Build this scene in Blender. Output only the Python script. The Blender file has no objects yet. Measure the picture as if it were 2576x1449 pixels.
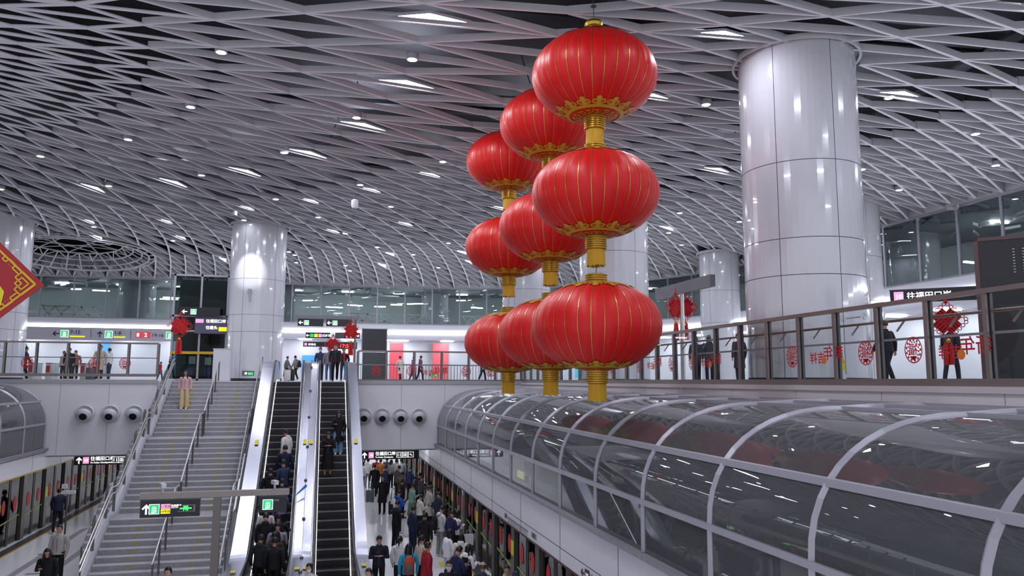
import bpy, math, random
from math import sin, cos, tan, pi, radians as R, hypot, atan2, sqrt
from mathutils import Vector, Matrix
random.seed(7)
COL = bpy.context.scene.collection
T30 = tan(R(30))
PF = -6.1           # platform floor level, the upper floor is z = 0

# ------------------------------------------------------------------ materials
def lin(h):
    v = [int(h[i:i+2], 16) / 255 for i in (0, 2, 4)]
    return tuple(c / 12.92 if c < .04045 else ((c + .055) / 1.055) ** 2.4 for c in v) + (1,)
MATS = {}
def mat(name, col='808080', rough=.5, metal=0., emit=0., ecol=None, noise=0., scale=20., spec=.5, coat=0., aniso=0.):
    key = (name, col, rough, metal, emit)
    if key in MATS: return MATS[key]
    m = bpy.data.materials.new(name); m.use_nodes = True
    nt = m.node_tree; b = nt.nodes['Principled BSDF']
    c = lin(col)
    b.inputs['Base Color'].default_value = c
    b.inputs['Roughness'].default_value = rough
    b.inputs['Metallic'].default_value = metal
    b.inputs['Specular IOR Level'].default_value = spec
    if coat: b.inputs['Coat Weight'].default_value = coat; b.inputs['Coat Roughness'].default_value = .03
    if emit:
        b.inputs['Emission Color'].default_value = lin(ecol or col); b.inputs['Emission Strength'].default_value = emit
    if noise:
        tc = nt.nodes.new('ShaderNodeTexCoord'); n = nt.nodes.new('ShaderNodeTexNoise'); mx = nt.nodes.new('ShaderNodeMix')
        mx.data_type = 'RGBA'
        n.inputs['Scale'].default_value = scale; n.inputs['Detail'].default_value = 4
        nt.links.new(tc.outputs['Object'], n.inputs['Vector'])
        nt.links.new(n.outputs['Fac'], mx.inputs[0])
        mx.inputs[6].default_value = tuple(max(0, x * (1 - noise)) for x in c[:3]) + (1,)
        mx.inputs[7].default_value = tuple(min(1, x * (1 + noise)) for x in c[:3]) + (1,)
        nt.links.new(mx.outputs[2], b.inputs['Base Color'])
    m.cycles.emission_sampling = 'AUTO' if emit > 4 else 'NONE'
    MATS[key] = m
    return m
def glass(name, tint='dfe8e6', ior=1.45, rough=.0, refl='ffffff', extra=0., film=0.):
    key = ('glass', name)
    if key in MATS: return MATS[key]
    m = bpy.data.materials.new(name); m.use_nodes = True
    nt = m.node_tree; nt.nodes.clear()
    o = nt.nodes.new('ShaderNodeOutputMaterial'); mx = nt.nodes.new('ShaderNodeMixShader')
    t = nt.nodes.new('ShaderNodeBsdfTransparent'); g = nt.nodes.new('ShaderNodeBsdfGlossy'); f = nt.nodes.new('ShaderNodeFresnel')
    t.inputs[0].default_value = lin(tint); g.inputs[0].default_value = lin(refl); g.inputs['Roughness'].default_value = rough
    f.inputs['IOR'].default_value = ior
    fo = f.outputs[0]
    if extra:
        a = nt.nodes.new('ShaderNodeMath'); a.operation = 'ADD'; a.use_clamp = True; a.inputs[1].default_value = extra
        nt.links.new(fo, a.inputs[0]); fo = a.outputs[0]
    nt.links.new(fo, mx.inputs[0]); nt.links.new(t.outputs[0], mx.inputs[1]); nt.links.new(g.outputs[0], mx.inputs[2])
    so = mx.outputs[0]
    if film:
        d = nt.nodes.new('ShaderNodeBsdfDiffuse'); d.inputs[0].default_value = lin('9a9ca0'); m2 = nt.nodes.new('ShaderNodeMixShader'); m2.inputs[0].default_value = film
        nt.links.new(so, m2.inputs[1]); nt.links.new(d.outputs[0], m2.inputs[2]); so = m2.outputs[0]
    nt.links.new(so, o.inputs[0])
    MATS[key] = m
    return m

WHITE = mat('white_panel', 'c9c9d0', .35)
WALLW = mat('wall_paint', 'dcdbe0', .5)
COLW = mat('pillar_enamel', 'c6c6cc', .14, coat=.5)
JOINT = mat('panel_joint', '4a4a50', .7)
FIN = mat('ceiling_fin_paint', 'c4c3c8', .45)
FIN_LIT = mat('fin_lit_tone', 'e4e3e8', .4)  # lighter than FIN: floor bounce painted into the fin undersides
VOID = mat('ceiling_void', '17181d', .9)
PIPE = mat('void_hanger', '2c2d33', .7)
LAMP = mat('lamp_diffuser', 'f4f4ff', .5, emit=130, ecol='eef0ff')
LAMPF = mat('lamp_housing', 'b9b9c2', .5)
SPOT = mat('downlight_lens', 'ffffff', .5, emit=30, ecol='f3f5ff')
STRIP = mat('light_strip', 'ffffff', .5, emit=8, ecol='f6f7ff')
STEEL = mat('brushed_steel', 'cfccc8', .34, .75)
STEELD = mat('dark_steel', '77736f', .35, .9)
MIRROR = mat('polished_steel', 'c6c8d4', .27, 1.)
RAILM = mat('rail_bronze', '837a76', .38, .55)
FRAME = mat('grey_frame', 'a6a4ae', .4, .25)
FRAMED = mat('dark_frame', '4b4b50', .4, .4)
BLACK = mat('black_plastic', '1b1c22', .4)
BLACKM = mat('black_matt', '0d0d10', .6)
GRAN = mat('stair_granite', '9c9ba1', .5, noise=.3, scale=11)
NOSE = mat('stair_nosing', 'c6c5ca', .45)
FLOOR = mat('floor_tile', 'e2e2e7', .16, noise=.04, scale=.6)
FLOOR2 = mat('upper_floor_tile', 'dcdce0', .14, noise=.04, scale=.6)
YEL = mat('yellow_paint', 'c9a417', .5)
RED = mat('festive_red', 'c01018', .55)
GOLD = mat('gold_print', 'b5901c', .45, .35)
GLR = glass('railing_glass', 'eef3f2', 1.18)
GLW = glass('curtain_wall_glass', 'c4d2d1', 1.45)
GLT = glass('tunnel_glass', 'a4a7a9', 1.45, .012, extra=.03, film=.2)
GLD = glass('door_glass', 'd5dbd9', 1.3)

# ------------------------------------------------------------------ mesh builder
class MB:
    def __init__(s): s.v = []; s.f = []; s.m = []; s.mats = []
    def mi(s, m):
        if m not in s.mats: s.mats.append(m)
        return s.mats.index(m)
    def add(s, vs, fs, m):
        o = len(s.v); s.v.extend([tuple(p) for p in vs]); k = s.mi(m)
        for f in fs: s.f.append(tuple(i + o for i in f)); s.m.append(k)
        return s
    def box(s, c, d, m, rz=0., M=None):
        x, y, z = d[0]/2, d[1]/2, d[2]/2
        vs = [Vector((a*x, b*y, e*z)) for e in (-1, 1) for b in (-1, 1) for a in (-1, 1)]
        if rz: q = Matrix.Rotation(rz, 3, 'Z'); vs = [q @ v for v in vs]
        if M is not None: vs = [M @ v for v in vs]
        vs = [v + Vector(c) for v in vs]
        return s.add(vs, [(0,2,3,1),(4,5,7,6),(0,1,5,4),(2,6,7,3),(0,4,6,2),(1,3,7,5)], m)
    def b2(s, a, b, m):
        return s.box([(p+q)/2 for p, q in zip(a, b)], [abs(q-p) for p, q in zip(a, b)], m)
    def bar(s, a, b, w, h, m, up=(0,0,1)):
        a, b = Vector(a), Vector(b); d = (b-a).normalized(); u = Vector(up)
        x = d.cross(u)
        if x.length < 1e-4: x = d.cross(Vector((0,1,0)))
        x.normalize(); u = x.cross(d)
        vs = [p + x*(i*w/2) + u*(j*h/2) for p in (a, b) for i, j in ((-1,-1),(1,-1),(1,1),(-1,1))]
        return s.add(vs, [(3,2,1,0),(4,5,6,7),(0,1,5,4),(1,2,6,5),(2,3,7,6),(3,0,4,7)], m)
    def tube(s, pts, r, m, n=8, cap=True, rs=None):
        pts = [Vector(p) for p in pts]; rings = []; px = None
        for i, p in enumerate(pts):
            d = (pts[min(i+1, len(pts)-1)] - pts[max(i-1, 0)]).normalized()
            if px is None:
                px = d.cross(Vector((0,0,1)));
                if px.length < .05: px = d.cross(Vector((0,1,0)))
            else: px = px - d*px.dot(d)
            px.normalize(); y = px.cross(d)
            q = rs[i] if rs else r
            rx, ry = q if isinstance(q, tuple) else (q, q)
            rings.append([p + px*(cos(2*pi*k/n)*rx) + y*(sin(2*pi*k/n)*ry) for k in range(n)])
        vs = [v for g in rings for v in g]; fs = []
        for i in range(len(pts)-1):
            for k in range(n): fs.append((i*n+k, i*n+(k+1) % n, (i+1)*n+(k+1) % n, (i+1)*n+k))
        if cap: fs.append(tuple(range(n))[::-1]); fs.append(tuple(range((len(pts)-1)*n, len(pts)*n)))
        return s.add(vs, fs, m)
    def lathe(s, prof, m, n=24, c=(0,0,0), a0=0., a1=2*pi, cap=False):
        full = abs(a1-a0-2*pi) < 1e-6; k = n if full else n+1
        vs = [(c[0]+r*cos(a0+(a1-a0)*j/n), c[1]+r*sin(a0+(a1-a0)*j/n), c[2]+z) for r, z in prof for j in range(k)]
        fs = []
        for i in range(len(prof)-1):
            for j in range(n):
                j2 = (j+1) % k
                fs.append((i*k+j, i*k+j2, (i+1)*k+j2, (i+1)*k+j))
        if cap and full: fs.append(tuple(range(k))[::-1]); fs.append(tuple(range((len(prof)-1)*k, len(prof)*k)))
        return s.add(vs, fs, m)
    def sphere(s, c, r, m, n=12, k=8, M=None):
        rx, ry, rz = r if isinstance(r, tuple) else (r, r, r); vs = [Vector((0, 0, -rz))]; fs = []
        for i in range(1, k):
            t = -pi/2 + pi*i/k
            for j in range(n): vs.append(Vector((rx*cos(t)*cos(2*pi*j/n), ry*cos(t)*sin(2*pi*j/n), rz*sin(t))))
        vs.append(Vector((0, 0, rz)))
        for j in range(n):
            fs.append((0, 1+(j+1) % n, 1+j)); o = 1+(k-2)*n; fs.append((o+j, o+(j+1) % n, len(vs)-1))
        for i in range(k-2):
            for j in range(n): a = 1+i*n; fs.append((a+j, a+(j+1) % n, a+n+(j+1) % n, a+n+j))
        if M is not None: vs = [M @ v for v in vs]
        return s.add([v + Vector(c) for v in vs], fs, m)
    def prism(s, poly, d, m, M=None):
        """poly: 2D points (x, z), extruded along y by d."""
        n = len(poly)
        vs = [Vector((x, -d/2, z)) for x, z in poly] + [Vector((x, d/2, z)) for x, z in poly]
        if M is not None: vs = [M @ v for v in vs]
        fs = [tuple(range(n)), tuple(range(2*n-1, n-1, -1))] + [(i, i+n, (i+1) % n + n, (i+1) % n) for i in range(n)]
        return s.add(vs, fs, m)
    def obj(s, name, parent=None, loc=(0,0,0), smooth=False, rz=0., label=None):
        me = bpy.data.meshes.new(name); me.from_pydata(s.v, [], s.f)
        for m in s.mats: me.materials.append(m)
        me.polygons.foreach_set('material_index', s.m)
        if smooth:
            me.polygons.foreach_set('use_smooth', [True]*len(me.polygons))
            if smooth != 1:
                try: me.set_sharp_from_angle(angle=R(smooth))
                except Exception: pass
        me.update()
        o = bpy.data.objects.new(name, me); COL.objects.link(o)
        o.location = loc; o.rotation_euler = (0, 0, rz)
        if parent: o.parent = parent
        if label: o['label'] = label
        return o
def tag(o, label, cat, group=None, kind=None):
    o['label'] = label; o['category'] = cat
    if group: o['group'] = group
    if kind: o['kind'] = kind
    return o
def struct(o, label, cat): return tag(o, label, cat, kind='structure')
def empty(name, loc, label, cat, group=None, rz=0., kind=None):
    o = bpy.data.objects.new(name, None); COL.objects.link(o); o.location = loc; o.rotation_euler = (0, 0, rz); o.empty_display_size = .2
    return tag(o, label, cat, group, kind)
def dup(root, loc, label, group=None, rz=None):
    r = root.copy(); COL.objects.link(r); r.location = loc; r['label'] = label
    if rz is not None: r.rotation_euler = (0, 0, rz)
    if group: r['group'] = group
    for ch in list(root.children):
        c = ch.copy(); COL.objects.link(c); c.parent = r
        for g in list(ch.children):
            d = g.copy(); COL.objects.link(d); d.parent = c
    return r
def text(name, body, parent, x, z, size, m, y=-.012, align='CENTER', flip=False, rz=0., ext=.001):
    """Lettering that stands upright on the front (-y) of its parent, its baseline at (x, z)."""
    cu = bpy.data.curves.new(name, 'FONT'); cu.body = body; cu.size = size; cu.align_x = align; cu.extrude = ext
    cu.materials.append(m); cu.resolution_u = 3; cu.offset = size*.012
    o = bpy.data.objects.new(name, cu); COL.objects.link(o); o.parent = parent
    o.location = (x, y, z); o.rotation_euler = (pi/2, 0, rz)
    if flip: o.scale = (-1, 1, 1)
    return o

# ------------------------------------------------------------------ room envelope
def wall_dist(x, y):
    if x < 6: return 56 - y
    if y < 38: return 24 - x
    return 18 - hypot(x-6, y-38)
HC = 7.95
def zceil(x, y):
    t = min(max(1 - wall_dist(x, y)/11, 0), 1.05)
    return HC - 1.05*t*t
def far_line(off=0., step=2.):
    """Points along the curved far wall, shifted outward by off."""
    pts = []
    x = -34.
    while x < 6 - 1e-6: pts.append((x, 56+off)); x += step
    n = int(18*pi/2/step)
    for i in range(n+1):
        a = pi/2 - pi/2*i/n; pts.append((6+(18+off)*cos(a), 38+(18+off)*sin(a)))
    y = 38 - step
    while y > -8: pts.append((24+off, y)); y -= step
    return pts

# floors and walls
m = MB(); m.b2((-26, 4, PF-.3), (24, 80, PF), FLOOR)
struct(m.obj('floor'), 'pale glossy platform floor at the lower level', 'floor')
m = MB()
for a, b in (((-34, 36, -3.1), (-6.75, 58, 0)), ((-6.75, 37.05, -3.1), (-2.45, 58, 0)), ((-2.45, 38.4, -3.1), (1.75, 58, 0)), ((1.75, 36, -3.1), (26, 58, 0))): m.b2(a, b, FLOOR2)
m.b2((9.75, -8, -1.0), (26, 36, 0), FLOOR2); m.b2((-34, 58, -3.1), (26, 80, 0), FLOOR2)
struct(m.obj('floor_upper'), 'upper concourse floor slab that ends at the glass railings', 'floor')
m = MB()
for x0, x1 in ((-18, -6.75), (1.75, 9.9)):
    n = max(1, round((x1-x0)/1.9)); w = (x1-x0)/n
    for i in range(n): m.b2((x0+i*w+.006, 35.94, -3.1), (x0+(i+1)*w-.006, 35.998, -.12), WALLW)
    m.b2((x0, 35.97, -3.1), (x1, 35.999, -.12), JOINT)
    m.b2((x0, 35.9, -.12), (x1, 36.02, .05), mat('slab_edge', 'a5a4a8', .5))
struct(m.obj('wall_far'), 'tall pale panelled wall below the upper floor edge', 'wall')
m = MB()
for i in range(17):
    y = -6 + i*2.5
    if y < 36: m.b2((9.62, y+.008, -.95), (9.74, min(y+2.492, 36), -.12), mat('fascia_panel', 'dcd6d8', .5))
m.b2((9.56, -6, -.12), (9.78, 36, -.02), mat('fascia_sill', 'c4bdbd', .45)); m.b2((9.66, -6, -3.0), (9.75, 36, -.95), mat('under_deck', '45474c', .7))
struct(m.obj('wall_right'), 'pale fascia panels along the edge of the right hand upper floor', 'wall')
m = MB(); m.b2((-30, 36.5, -3.2), (24, 80, -3.12), mat('soffit', 'c4c4ca', .6))
for y in range(39, 76, 5): m.b2((-9, y, -3.24), (9, y+.18, -3.2), mat('platform_strip', 'ffffff', .5, emit=5., ecol='f4f6ff'))
struct(m.obj('ceiling_platform'), 'white ceiling with lamp strips over the far platform', 'ceiling')
m = MB(); m.b2((-60, -2, 9.3), (40, 76, 9.4), VOID)
for i in range(70):
    x, y = random.uniform(-14, 24), random.uniform(9, 40)
    m.bar((x, y, 8.15), (x+random.uniform(-.4, .4), y, 9.3), .025, .025, PIPE)
for x0, y0, x1, y1 in ((-20, 19, 24, 15.5), (-20, 26, 24, 22), (-20, 33, 20, 30), (4, 8, 14, 40), (-9, 10, -2, 40), (16, 6, 19, 30)):
    m.tube([(x0, y0, 8.9), (x1, y1, 8.9)], .16, PIPE, 8)
struct(m.obj('ceiling'), 'dark service void with pipes above the ceiling lattice', 'ceiling')

# ------------------------------------------------------------------ ceiling lattice: three families of fins around one centre
CX, CY, PH = -16.29, 17.17, 5.84
RK = [4.6, 5.4, 6.3, 7.25, 8.2, 9.4, 11.0, 12.21, 13.8, 15.77, 18.32, 21.42, 23.22, 25.08, 27.11, 29.24, 31.46, 33.85]
K0 = 6
s_, r_ = 1.25, 33.85
while r_ < 62: r_ += s_; s_ *= 1.03; RK.append(r_)
def ring_per(k): return 6. if k < 5 else (3. if k < 11 else 1.5)
def ring_off(k):
    if k < 5: return PH + 3*(k % 2)
    if k < 11: return 2.84 if k % 2 else 1.34
    return 1.34 if k % 2 else .59
def node(k, a):
    r = RK[k+K0]; x, y = CX + r*cos(R(a)), CY + r*sin(R(a))
    return Vector((x, y, zceil(x, y)))
OC = (-14.7, 50.4)          # round opening in the ceiling
def in_oculus(p): return ((p.x-OC[0])/4.6)**2 + ((p.y-OC[1])/4.2)**2 < 1
PILLARS = [(11.3, 15.9, 1.375), (11.45, 28.5, 1.375), (11.3, 41.3, 1.375), (-3.2, 41.0, 1.375), (-15.6, 42.6, 1.375), (21.2, 27.0, 1.375), (21.9, 38.6, 1.1)]
lat = MB()
def fin(a, b, k, tint=FIN, dz=0., major=False):
    mid = (a+b)/2; a = a+Vector((0, 0, dz)); b = b+Vector((0, 0, dz))
    if wall_dist(mid.x, mid.y) < .05 or in_oculus(mid): return
    for px, py, pr in PILLARS:
        if hypot(mid.x-px, mid.y-py) < pr+.02: return
    if mid.y < -6: return
    shallow = k < 1
    w, h = (.115 if k > -2 else .15, .03) if shallow else ((.065, .16 if k < 5 else .175) if k < 11 else (.06, .25 if k < 13 else .42))
    if k >= 11: w = .095 if major else .045
    elif k >= 5: w = .075 if major else .055
    d = (b-a); d.z = 0; x = Vector((d.y, -d.x, 0)).normalized()*(w/2)
    u = Vector((0, 0, h))
    lat.add([a-x, a+x, b+x, b-x, a-x+u, a+x+u, b+x+u, b-x+u], [(0,4,7,3),(1,2,6,5),(4,5,6,7)], tint)
    lat.add([a-x, a+x, b+x, b-x], [(0,3,2,1)], FIN_LIT)  # bottom face carries the painted bounce tone
for k in range(-K0, len(RK)-K0-2):
    pe = ring_per(k); lo, hi = (-60, 106)
    if k >= 5: lo = -38
    n0 = math.ceil((lo-ring_off(k))/pe); n1 = int((hi-ring_off(k))/pe)
    for n in range(n0, n1+1):
        a = ring_off(k) + n*pe; p = node(k, a)
        # the two oblique families
        h = pe/2
        q = node(k+1, a+h), node(k+1, a-h)
        if k < 0 and p.y < 4: continue
        fin(p, q[0], k, major=True); fin(p, q[1], k, dz=.004)
        # the radial family
        fin(p, node(k+1 if k in (4, 10) else k+2, a), k, dz=.008)
struct(lat.obj('ceiling_lattice'), 'grey diamond lattice of deep fins forming the whole ceiling', 'ceiling')
# rim and radial bars of the round opening
m = MB()
N = 60; prof = [(1.0, 0.), (.93, -.05), (.84, .12), (.73, .35), (.6, .62)]
pt = lambda f, z, j: Vector((OC[0]+4.6*f*cos(2*pi*j/N), OC[1]+4.2*f*sin(2*pi*j/N), zceil(OC[0]+4.6*f*cos(2*pi*j/N), min(55.9, OC[1]+4.2*f*sin(2*pi*j/N)))+z))
for f, z in prof: m.tube([pt(f, z, j) for j in range(N+1)], .05, FIN, 6)
for j in range(0, N, 2): m.tube([pt(f, z, j) for f, z in prof], .045, FIN, 6)
for j in range(0, N, 4):
    for s in (-2, 2): m.bar(pt(.6, .62, j), pt(.73, .35, j+s), .05, .05, FIN)
for j in range(0, N, 6): m.bar(pt(.6, .62, j), pt(.6, .62, j+24), .05, .05, FIN)
struct(m.obj('ceiling_opening'), 'round opening in the ceiling with a ring of curved bars', 'ceiling')

# ------------------------------------------------------------------ ceiling lamps
LG = 'triangular ceiling lamps'
def tri_lamp(k, n, ex=.31):
    pe = ring_per(k); a = ring_off(k) + n*pe
    ap = node(k, a); p0 = node(k-1, a+pe/2); p1 = node(k+1, a+pe/2)
    g = (ap+p0+p1)/3
    q = [g + (v-g)*ex for v in (ap, p0, p1)]; q = [Vector((v.x, v.y, g.z+.03)) for v in q]
    c = sum(q, Vector())/3; loc = c
    root = empty('ceiling_lamp', loc, 'white triangular lamp panel set between the ceiling fins', 'lamp', LG)
    qi = [c + (v-c)*.86 for v in q]; U = Vector((0, 0, .06))
    d = MB(); d.add([v-c for v in qi], [(0,2,1) if (qi[1]-qi[0]).cross(qi[2]-qi[0]).z > 0 else (0,1,2)], LAMP); d.obj('diffuser', root)
    f = MB()
    for i in range(3):
        a_, b_, ai, bi = q[i]-c, q[(i+1) % 3]-c, qi[i]-c, qi[(i+1) % 3]-c
        f.add([a_, b_, bi, ai, a_+U, b_+U], [(0,1,2,3), (0,4,5,1)], LAMPF)
    f.obj('lamp_frame', root)
LAMPS = [(4,-2),(4,0),(4,2),(4,4),(4,6),(4,8),(4,10),(4,-4),(4,-6),(4,-8),
 (7,-3),(7,0),(7,-6),(7,-9),(10,-4),(10,-1),(10,-7),(10,-10),(6,9),(6,12),(6,15),(6,18),(7,22),(7,25),(6,5),(6,3),
 (9,10),(9,14),(9,17),(9,23),(9,26),(10,4),(9,20),(10,1)]
LAMPS_FAR = [(14,-2),(14,10),(16,13),(13,30),(13,36),(16,33),(15,38),(14,32),(12,48),(13,24),(14,18),(16,24),(14,-12),(14,-22)]
for k, n in LAMPS: tri_lamp(k, n)
for k, n in LAMPS_FAR:
    p = node(k, ring_off(k)+n*1.5)
    if wall_dist(p.x, p.y) > 1.2 and not in_oculus(p): tri_lamp(k, n, .5)
DL = [(-2.55,18.81),(1.99,18.05),(-3.87,22.99),(.86,22.68),(-6.37,26.76),(-9.86,29.63),(-8.6,33.59),(-4.66,30.85),(-1.42,26.94),(1.39,30.72),(2.95,34.32),(4.12,26.62),(-2.07,34.17),(-3.84,39.2),(-.26,37.55),(1.16,41.41),(10.52,19.),(15.13,17.14),(19.24,18.34),(21.75,20.03),(18.71,22.72),(21.26,23.86),(9.53,23.7),(-13.14,35.35),(-11.58,43.01),(-8.3,46.12),(-1.69,48.73),(-1.63,50.76),(1.5,51.03),(3.14,45.18),(5.52,47.09),(7.01,42.76),(1.83,52.3),(-2.,47.89),(-.71,49.31),(6.07,51.13),(7.63,50.55),(9.88,49.06),(5.19,50.72),(16.07,31.75),(17.47,35.82),(19.3,38.),(19.15,31.73)]
pr = empty('downlight', (DL[0][0], DL[0][1], zceil(*DL[0])-.02), 'small round white downlight hanging between the ceiling fins', 'lamp', 'round ceiling downlights')
m = MB(); m.lathe([(.0, .16), (.13, .16), (.15, .14), (.15, .0), (.118, -.005)], mat('downlight_can', 'aeb0b6', .4), 20); m.obj('housing', pr, smooth=40)
m = MB(); m.lathe([(.118, -.004), (0.001, -.006)], SPOT, 10); m.obj('lens', pr)
for x, y in DL[1:]: dup(pr, (x, y, zceil(x, y)-.02), pr['label'], 'round ceiling downlights')

# ------------------------------------------------------------------ pillars
def pillar(x, y, r, label, vj, hj, z1=None, base=0.):
    z1 = z1 or zceil(x, y)+.15; rt = empty('pillar', (x, y, base), label, 'pillar', kind='structure')
    m = MB(); hs = [0.]
    for z in hj: hs += [z-.008, z+.008]
    hs.append(z1)
    an = []
    vs = sorted((v % 360) for v in vj)
    e = .6*1.375/r*.5
    for i, v in enumerate(vs):
        nx = vs[(i+1) % len(vs)] + (360 if i == len(vs)-1 else 0); cnt = max(2, int((nx-v)/6))
        an += [(v-e, 'j'), (v+e, 'p')]
        for q in range(1, cnt): an.append((v+e+(nx-v-2*e)*q/cnt, 'p'))
    n = len(an)
    for i in range(len(hs)-1):
        for j in range(n):
            a0, ty = an[j]; a1 = an[(j+1) % n][0] + (360 if j == n-1 else 0)
            jt = ty == 'j' or (i % 2 == 1)
            rr = r - .008 if jt else r
            vv = [(rr*cos(R(a)), rr*sin(R(a)), z) for z in (hs[i], hs[i+1]) for a in (a0, a1)]
            m.add(vv, [(0,1,3,2)], JOINT if jt else COLW)
    o = m.obj('shaft', rt, smooth=1)
    m = MB(); m.lathe([(r+.004, 0), (r+.004, .14)], mat('skirting_black', '26262a', .5), 64); m.obj('plinth', rt, smooth=1)
    m = MB(); zt = zceil(x, y)
    m.lathe([(r+.09, zt-.02), (r+.09, zt+.1), (r+.15, zt+.1), (r+.15, zt-.02), (r+.09, zt-.02)], FIN, 64); m.obj('top_ring', rt, smooth=40)
    return rt
PL = ['thick white pillar nearest the camera, behind the right railing', 'white pillar directly behind the front string of lanterns', 'white pillar half hidden behind the farther lanterns',
      'white pillar at the head of the stairs with a bright glow', 'white pillar cut by the left picture edge beside the red diamond', 'white pillar close behind the thickest one', 'slim distant white pillar beside the grey beam sign']
for i, (x, y, r) in enumerate(PILLARS):
    f = atan2(-y, -x)*180/pi
    vj = [f-29, f+37, f+105, f+180, f+255] if i else [f-21, f+34, f+105, f+180, f+255]
    pillar(x, y, r, PL[i], vj, [2.45, 3.3, 5.1])

# ------------------------------------------------------------------ far curtain wall and shop front
m = MB(); L0 = far_line(.0); 
def ribbon(mb, pts, z0, z1, mt, th=.0):
    for a, b in zip(pts, pts[1:]): mb.add([(a[0],a[1],z0),(b[0],b[1],z0),(b[0],b[1],z1),(a[0],a[1],z1)], [(0,1,2,3)], mt)
FAS = mat('fascia_white', 'd2d2da', .4)
ribbon(m, far_line(-.1), 3.05, 4.12, FAS)
for z in (3.05, 4.12):
    for a, b, c, d in zip(far_line(-.1), far_line(-.1)[1:], far_line(1.4)[1:], far_line(1.4)): m.add([(a[0],a[1],z),(b[0],b[1],z),(c[0],c[1],z),(d[0],d[1],z)], [(0,1,2,3)], FAS)
struct(m.obj('trim_1'), 'continuous white fascia band above the shops', 'trim')
m = MB(); ribbon(m, far_line(-.03), 6.9, 8.3, FIN_LIT)
struct(m.obj('trim_2'), 'pale closing board where the ceiling lattice meets the curtain wall', 'trim')
m = MB(); ribbon(m, far_line(-.16), 3.5, 3.63, STRIP)
tag(m.obj('light_strip'), 'long bright light line running along the white fascia', 'lamp')
pts = far_line(0., 2.)
fr = empty('curtain_wall', (0, 0, 0), 'tall glass curtain wall above the white fascia', 'window', kind='structure')
m = MB()
for i in range(len(pts)-1):
    a, b = pts[i], pts[i+1]
    m.add([(a[0],a[1],4.12),(b[0],b[1],4.12),(b[0],b[1],6.9),(a[0],a[1],6.9)], [(0,1,2,3)], GLW)
m.obj('glazing', fr)
m = MB()
for i, p in enumerate(pts): m.box((p[0], p[1], 5.5), (.09, .09, 2.8), FRAME)
for a, b in zip(pts, pts[1:]): m.bar((a[0],a[1],6.88), (b[0],b[1],6.88), .12, .1, FRAME); m.bar((a[0],a[1],4.16), (b[0],b[1],4.16), .1, .08, FRAME)
m.obj('mullion_grid', fr)
# corridor behind the glass
m = MB(); P6 = far_line(7.)
ribbon(m, P6, 0, 9.2, mat('corridor_wall', 'd2dada', .5, noise=.1, scale=.7))
struct(m.obj('wall_corridor'), 'dim grey wall of the corridor behind the curtain wall', 'wall')
m = MB(); A, B = far_line(1.4), far_line(7.)
for a, b, c, d in zip(A, A[1:], B[1:], B): m.add([(a[0],a[1],4.05),(b[0],b[1],4.05),(c[0],c[1],4.05),(d[0],d[1],4.05)], [(0,1,2,3)], FAS)
for a, b, c, d in zip(L0, L0[1:], B[1:], B): m.add([(a[0],a[1],6.95),(b[0],b[1],6.95),(c[0],c[1],6.95),(d[0],d[1],6.95)], [(0,1,2,3)], mat('corridor_ceiling', '8c9496', .6))
struct(m.obj('floor_corridor'), 'floor and soffit of the corridor behind the curtain wall', 'floor')
m = MB()
for i in range(240):
    j = random.randrange(len(pts)-1); f = random.uniform(.6, 6.6); q = far_line(f)[min(j, len(far_line(f))-1)]
    p = (q[0]+random.uniform(-1, 1), q[1]+random.uniform(-.3, .3)); a = random.uniform(0, pi); l = random.uniform(.3, .9)
    m.bar((p[0]-l*cos(a), p[1]-l*sin(a), 6.8), (p[0]+l*cos(a), p[1]+l*sin(a), 6.8), .05, .12, FIN)
struct(m.obj('ceiling_corridor'), 'short lattice fins under the corridor ceiling behind the glass', 'ceiling')
DLS = mat('shop_fill_lamp', 'ffffff', .5, emit=18, ecol='f4f6ff')  # glow of the lamps added to brighten shops and corridor
q_ = far_line(1.2, 3.)
for i, p in enumerate(q_):
    if p[1] < 6: continue
    m = MB(); m.box((0, 0, 0), (.9, .5, .05), DLS); tag(m.obj('shop_fill_lamp', loc=(p[0], p[1], 3.02)), 'added flat white fill lamp in the shop soffit under the fascia', 'lamp', 'added fill lamps over the shops')  # added only to light the dark shop front
q_ = far_line(4.2, 4.)
for i, p in enumerate(q_):
    m = MB(); m.box((0, 0, 0), (.9, .12, .05), DLS); tag(m.obj('corridor_fill_lamp', loc=(p[0], p[1], 6.9)), 'added fill lamp bar under the corridor ceiling behind the curtain wall', 'lamp', 'added corridor fill bars')  # added to brighten the corridor behind the glass
for i, (x, y) in enumerate([(-17, 60), (-15, 58.5), (-10.9, 60.5), (-10.5, 59), (-8.6, 60), (-2.5, 59), (-1, 61), (1, 59.2), (2.6, 60.4), (4.4, 58.6), (5.8, 60.3), (7.0, 58), (10.6, 58.2), (11.8, 57.8), (14.4, 57.5), (17, 55.5), (27, 33), (28, 30), (27, 26.5), (28.4, 24), (27, 21.5), (28, 19)]):
    m = MB(); l = random.uniform(.7, 1.3); m.box((0, 0, 0), (l, .12, .07), STRIP, rz=random.uniform(-.5, .5))
    z = random.uniform(5.0, 6.6); o = m.obj('tube_lamp', loc=(x, y, z))
    tag(o, 'short bright tube lamp seen through the upper glass', 'lamp', 'tube lamps behind the curtain wall')
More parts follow.
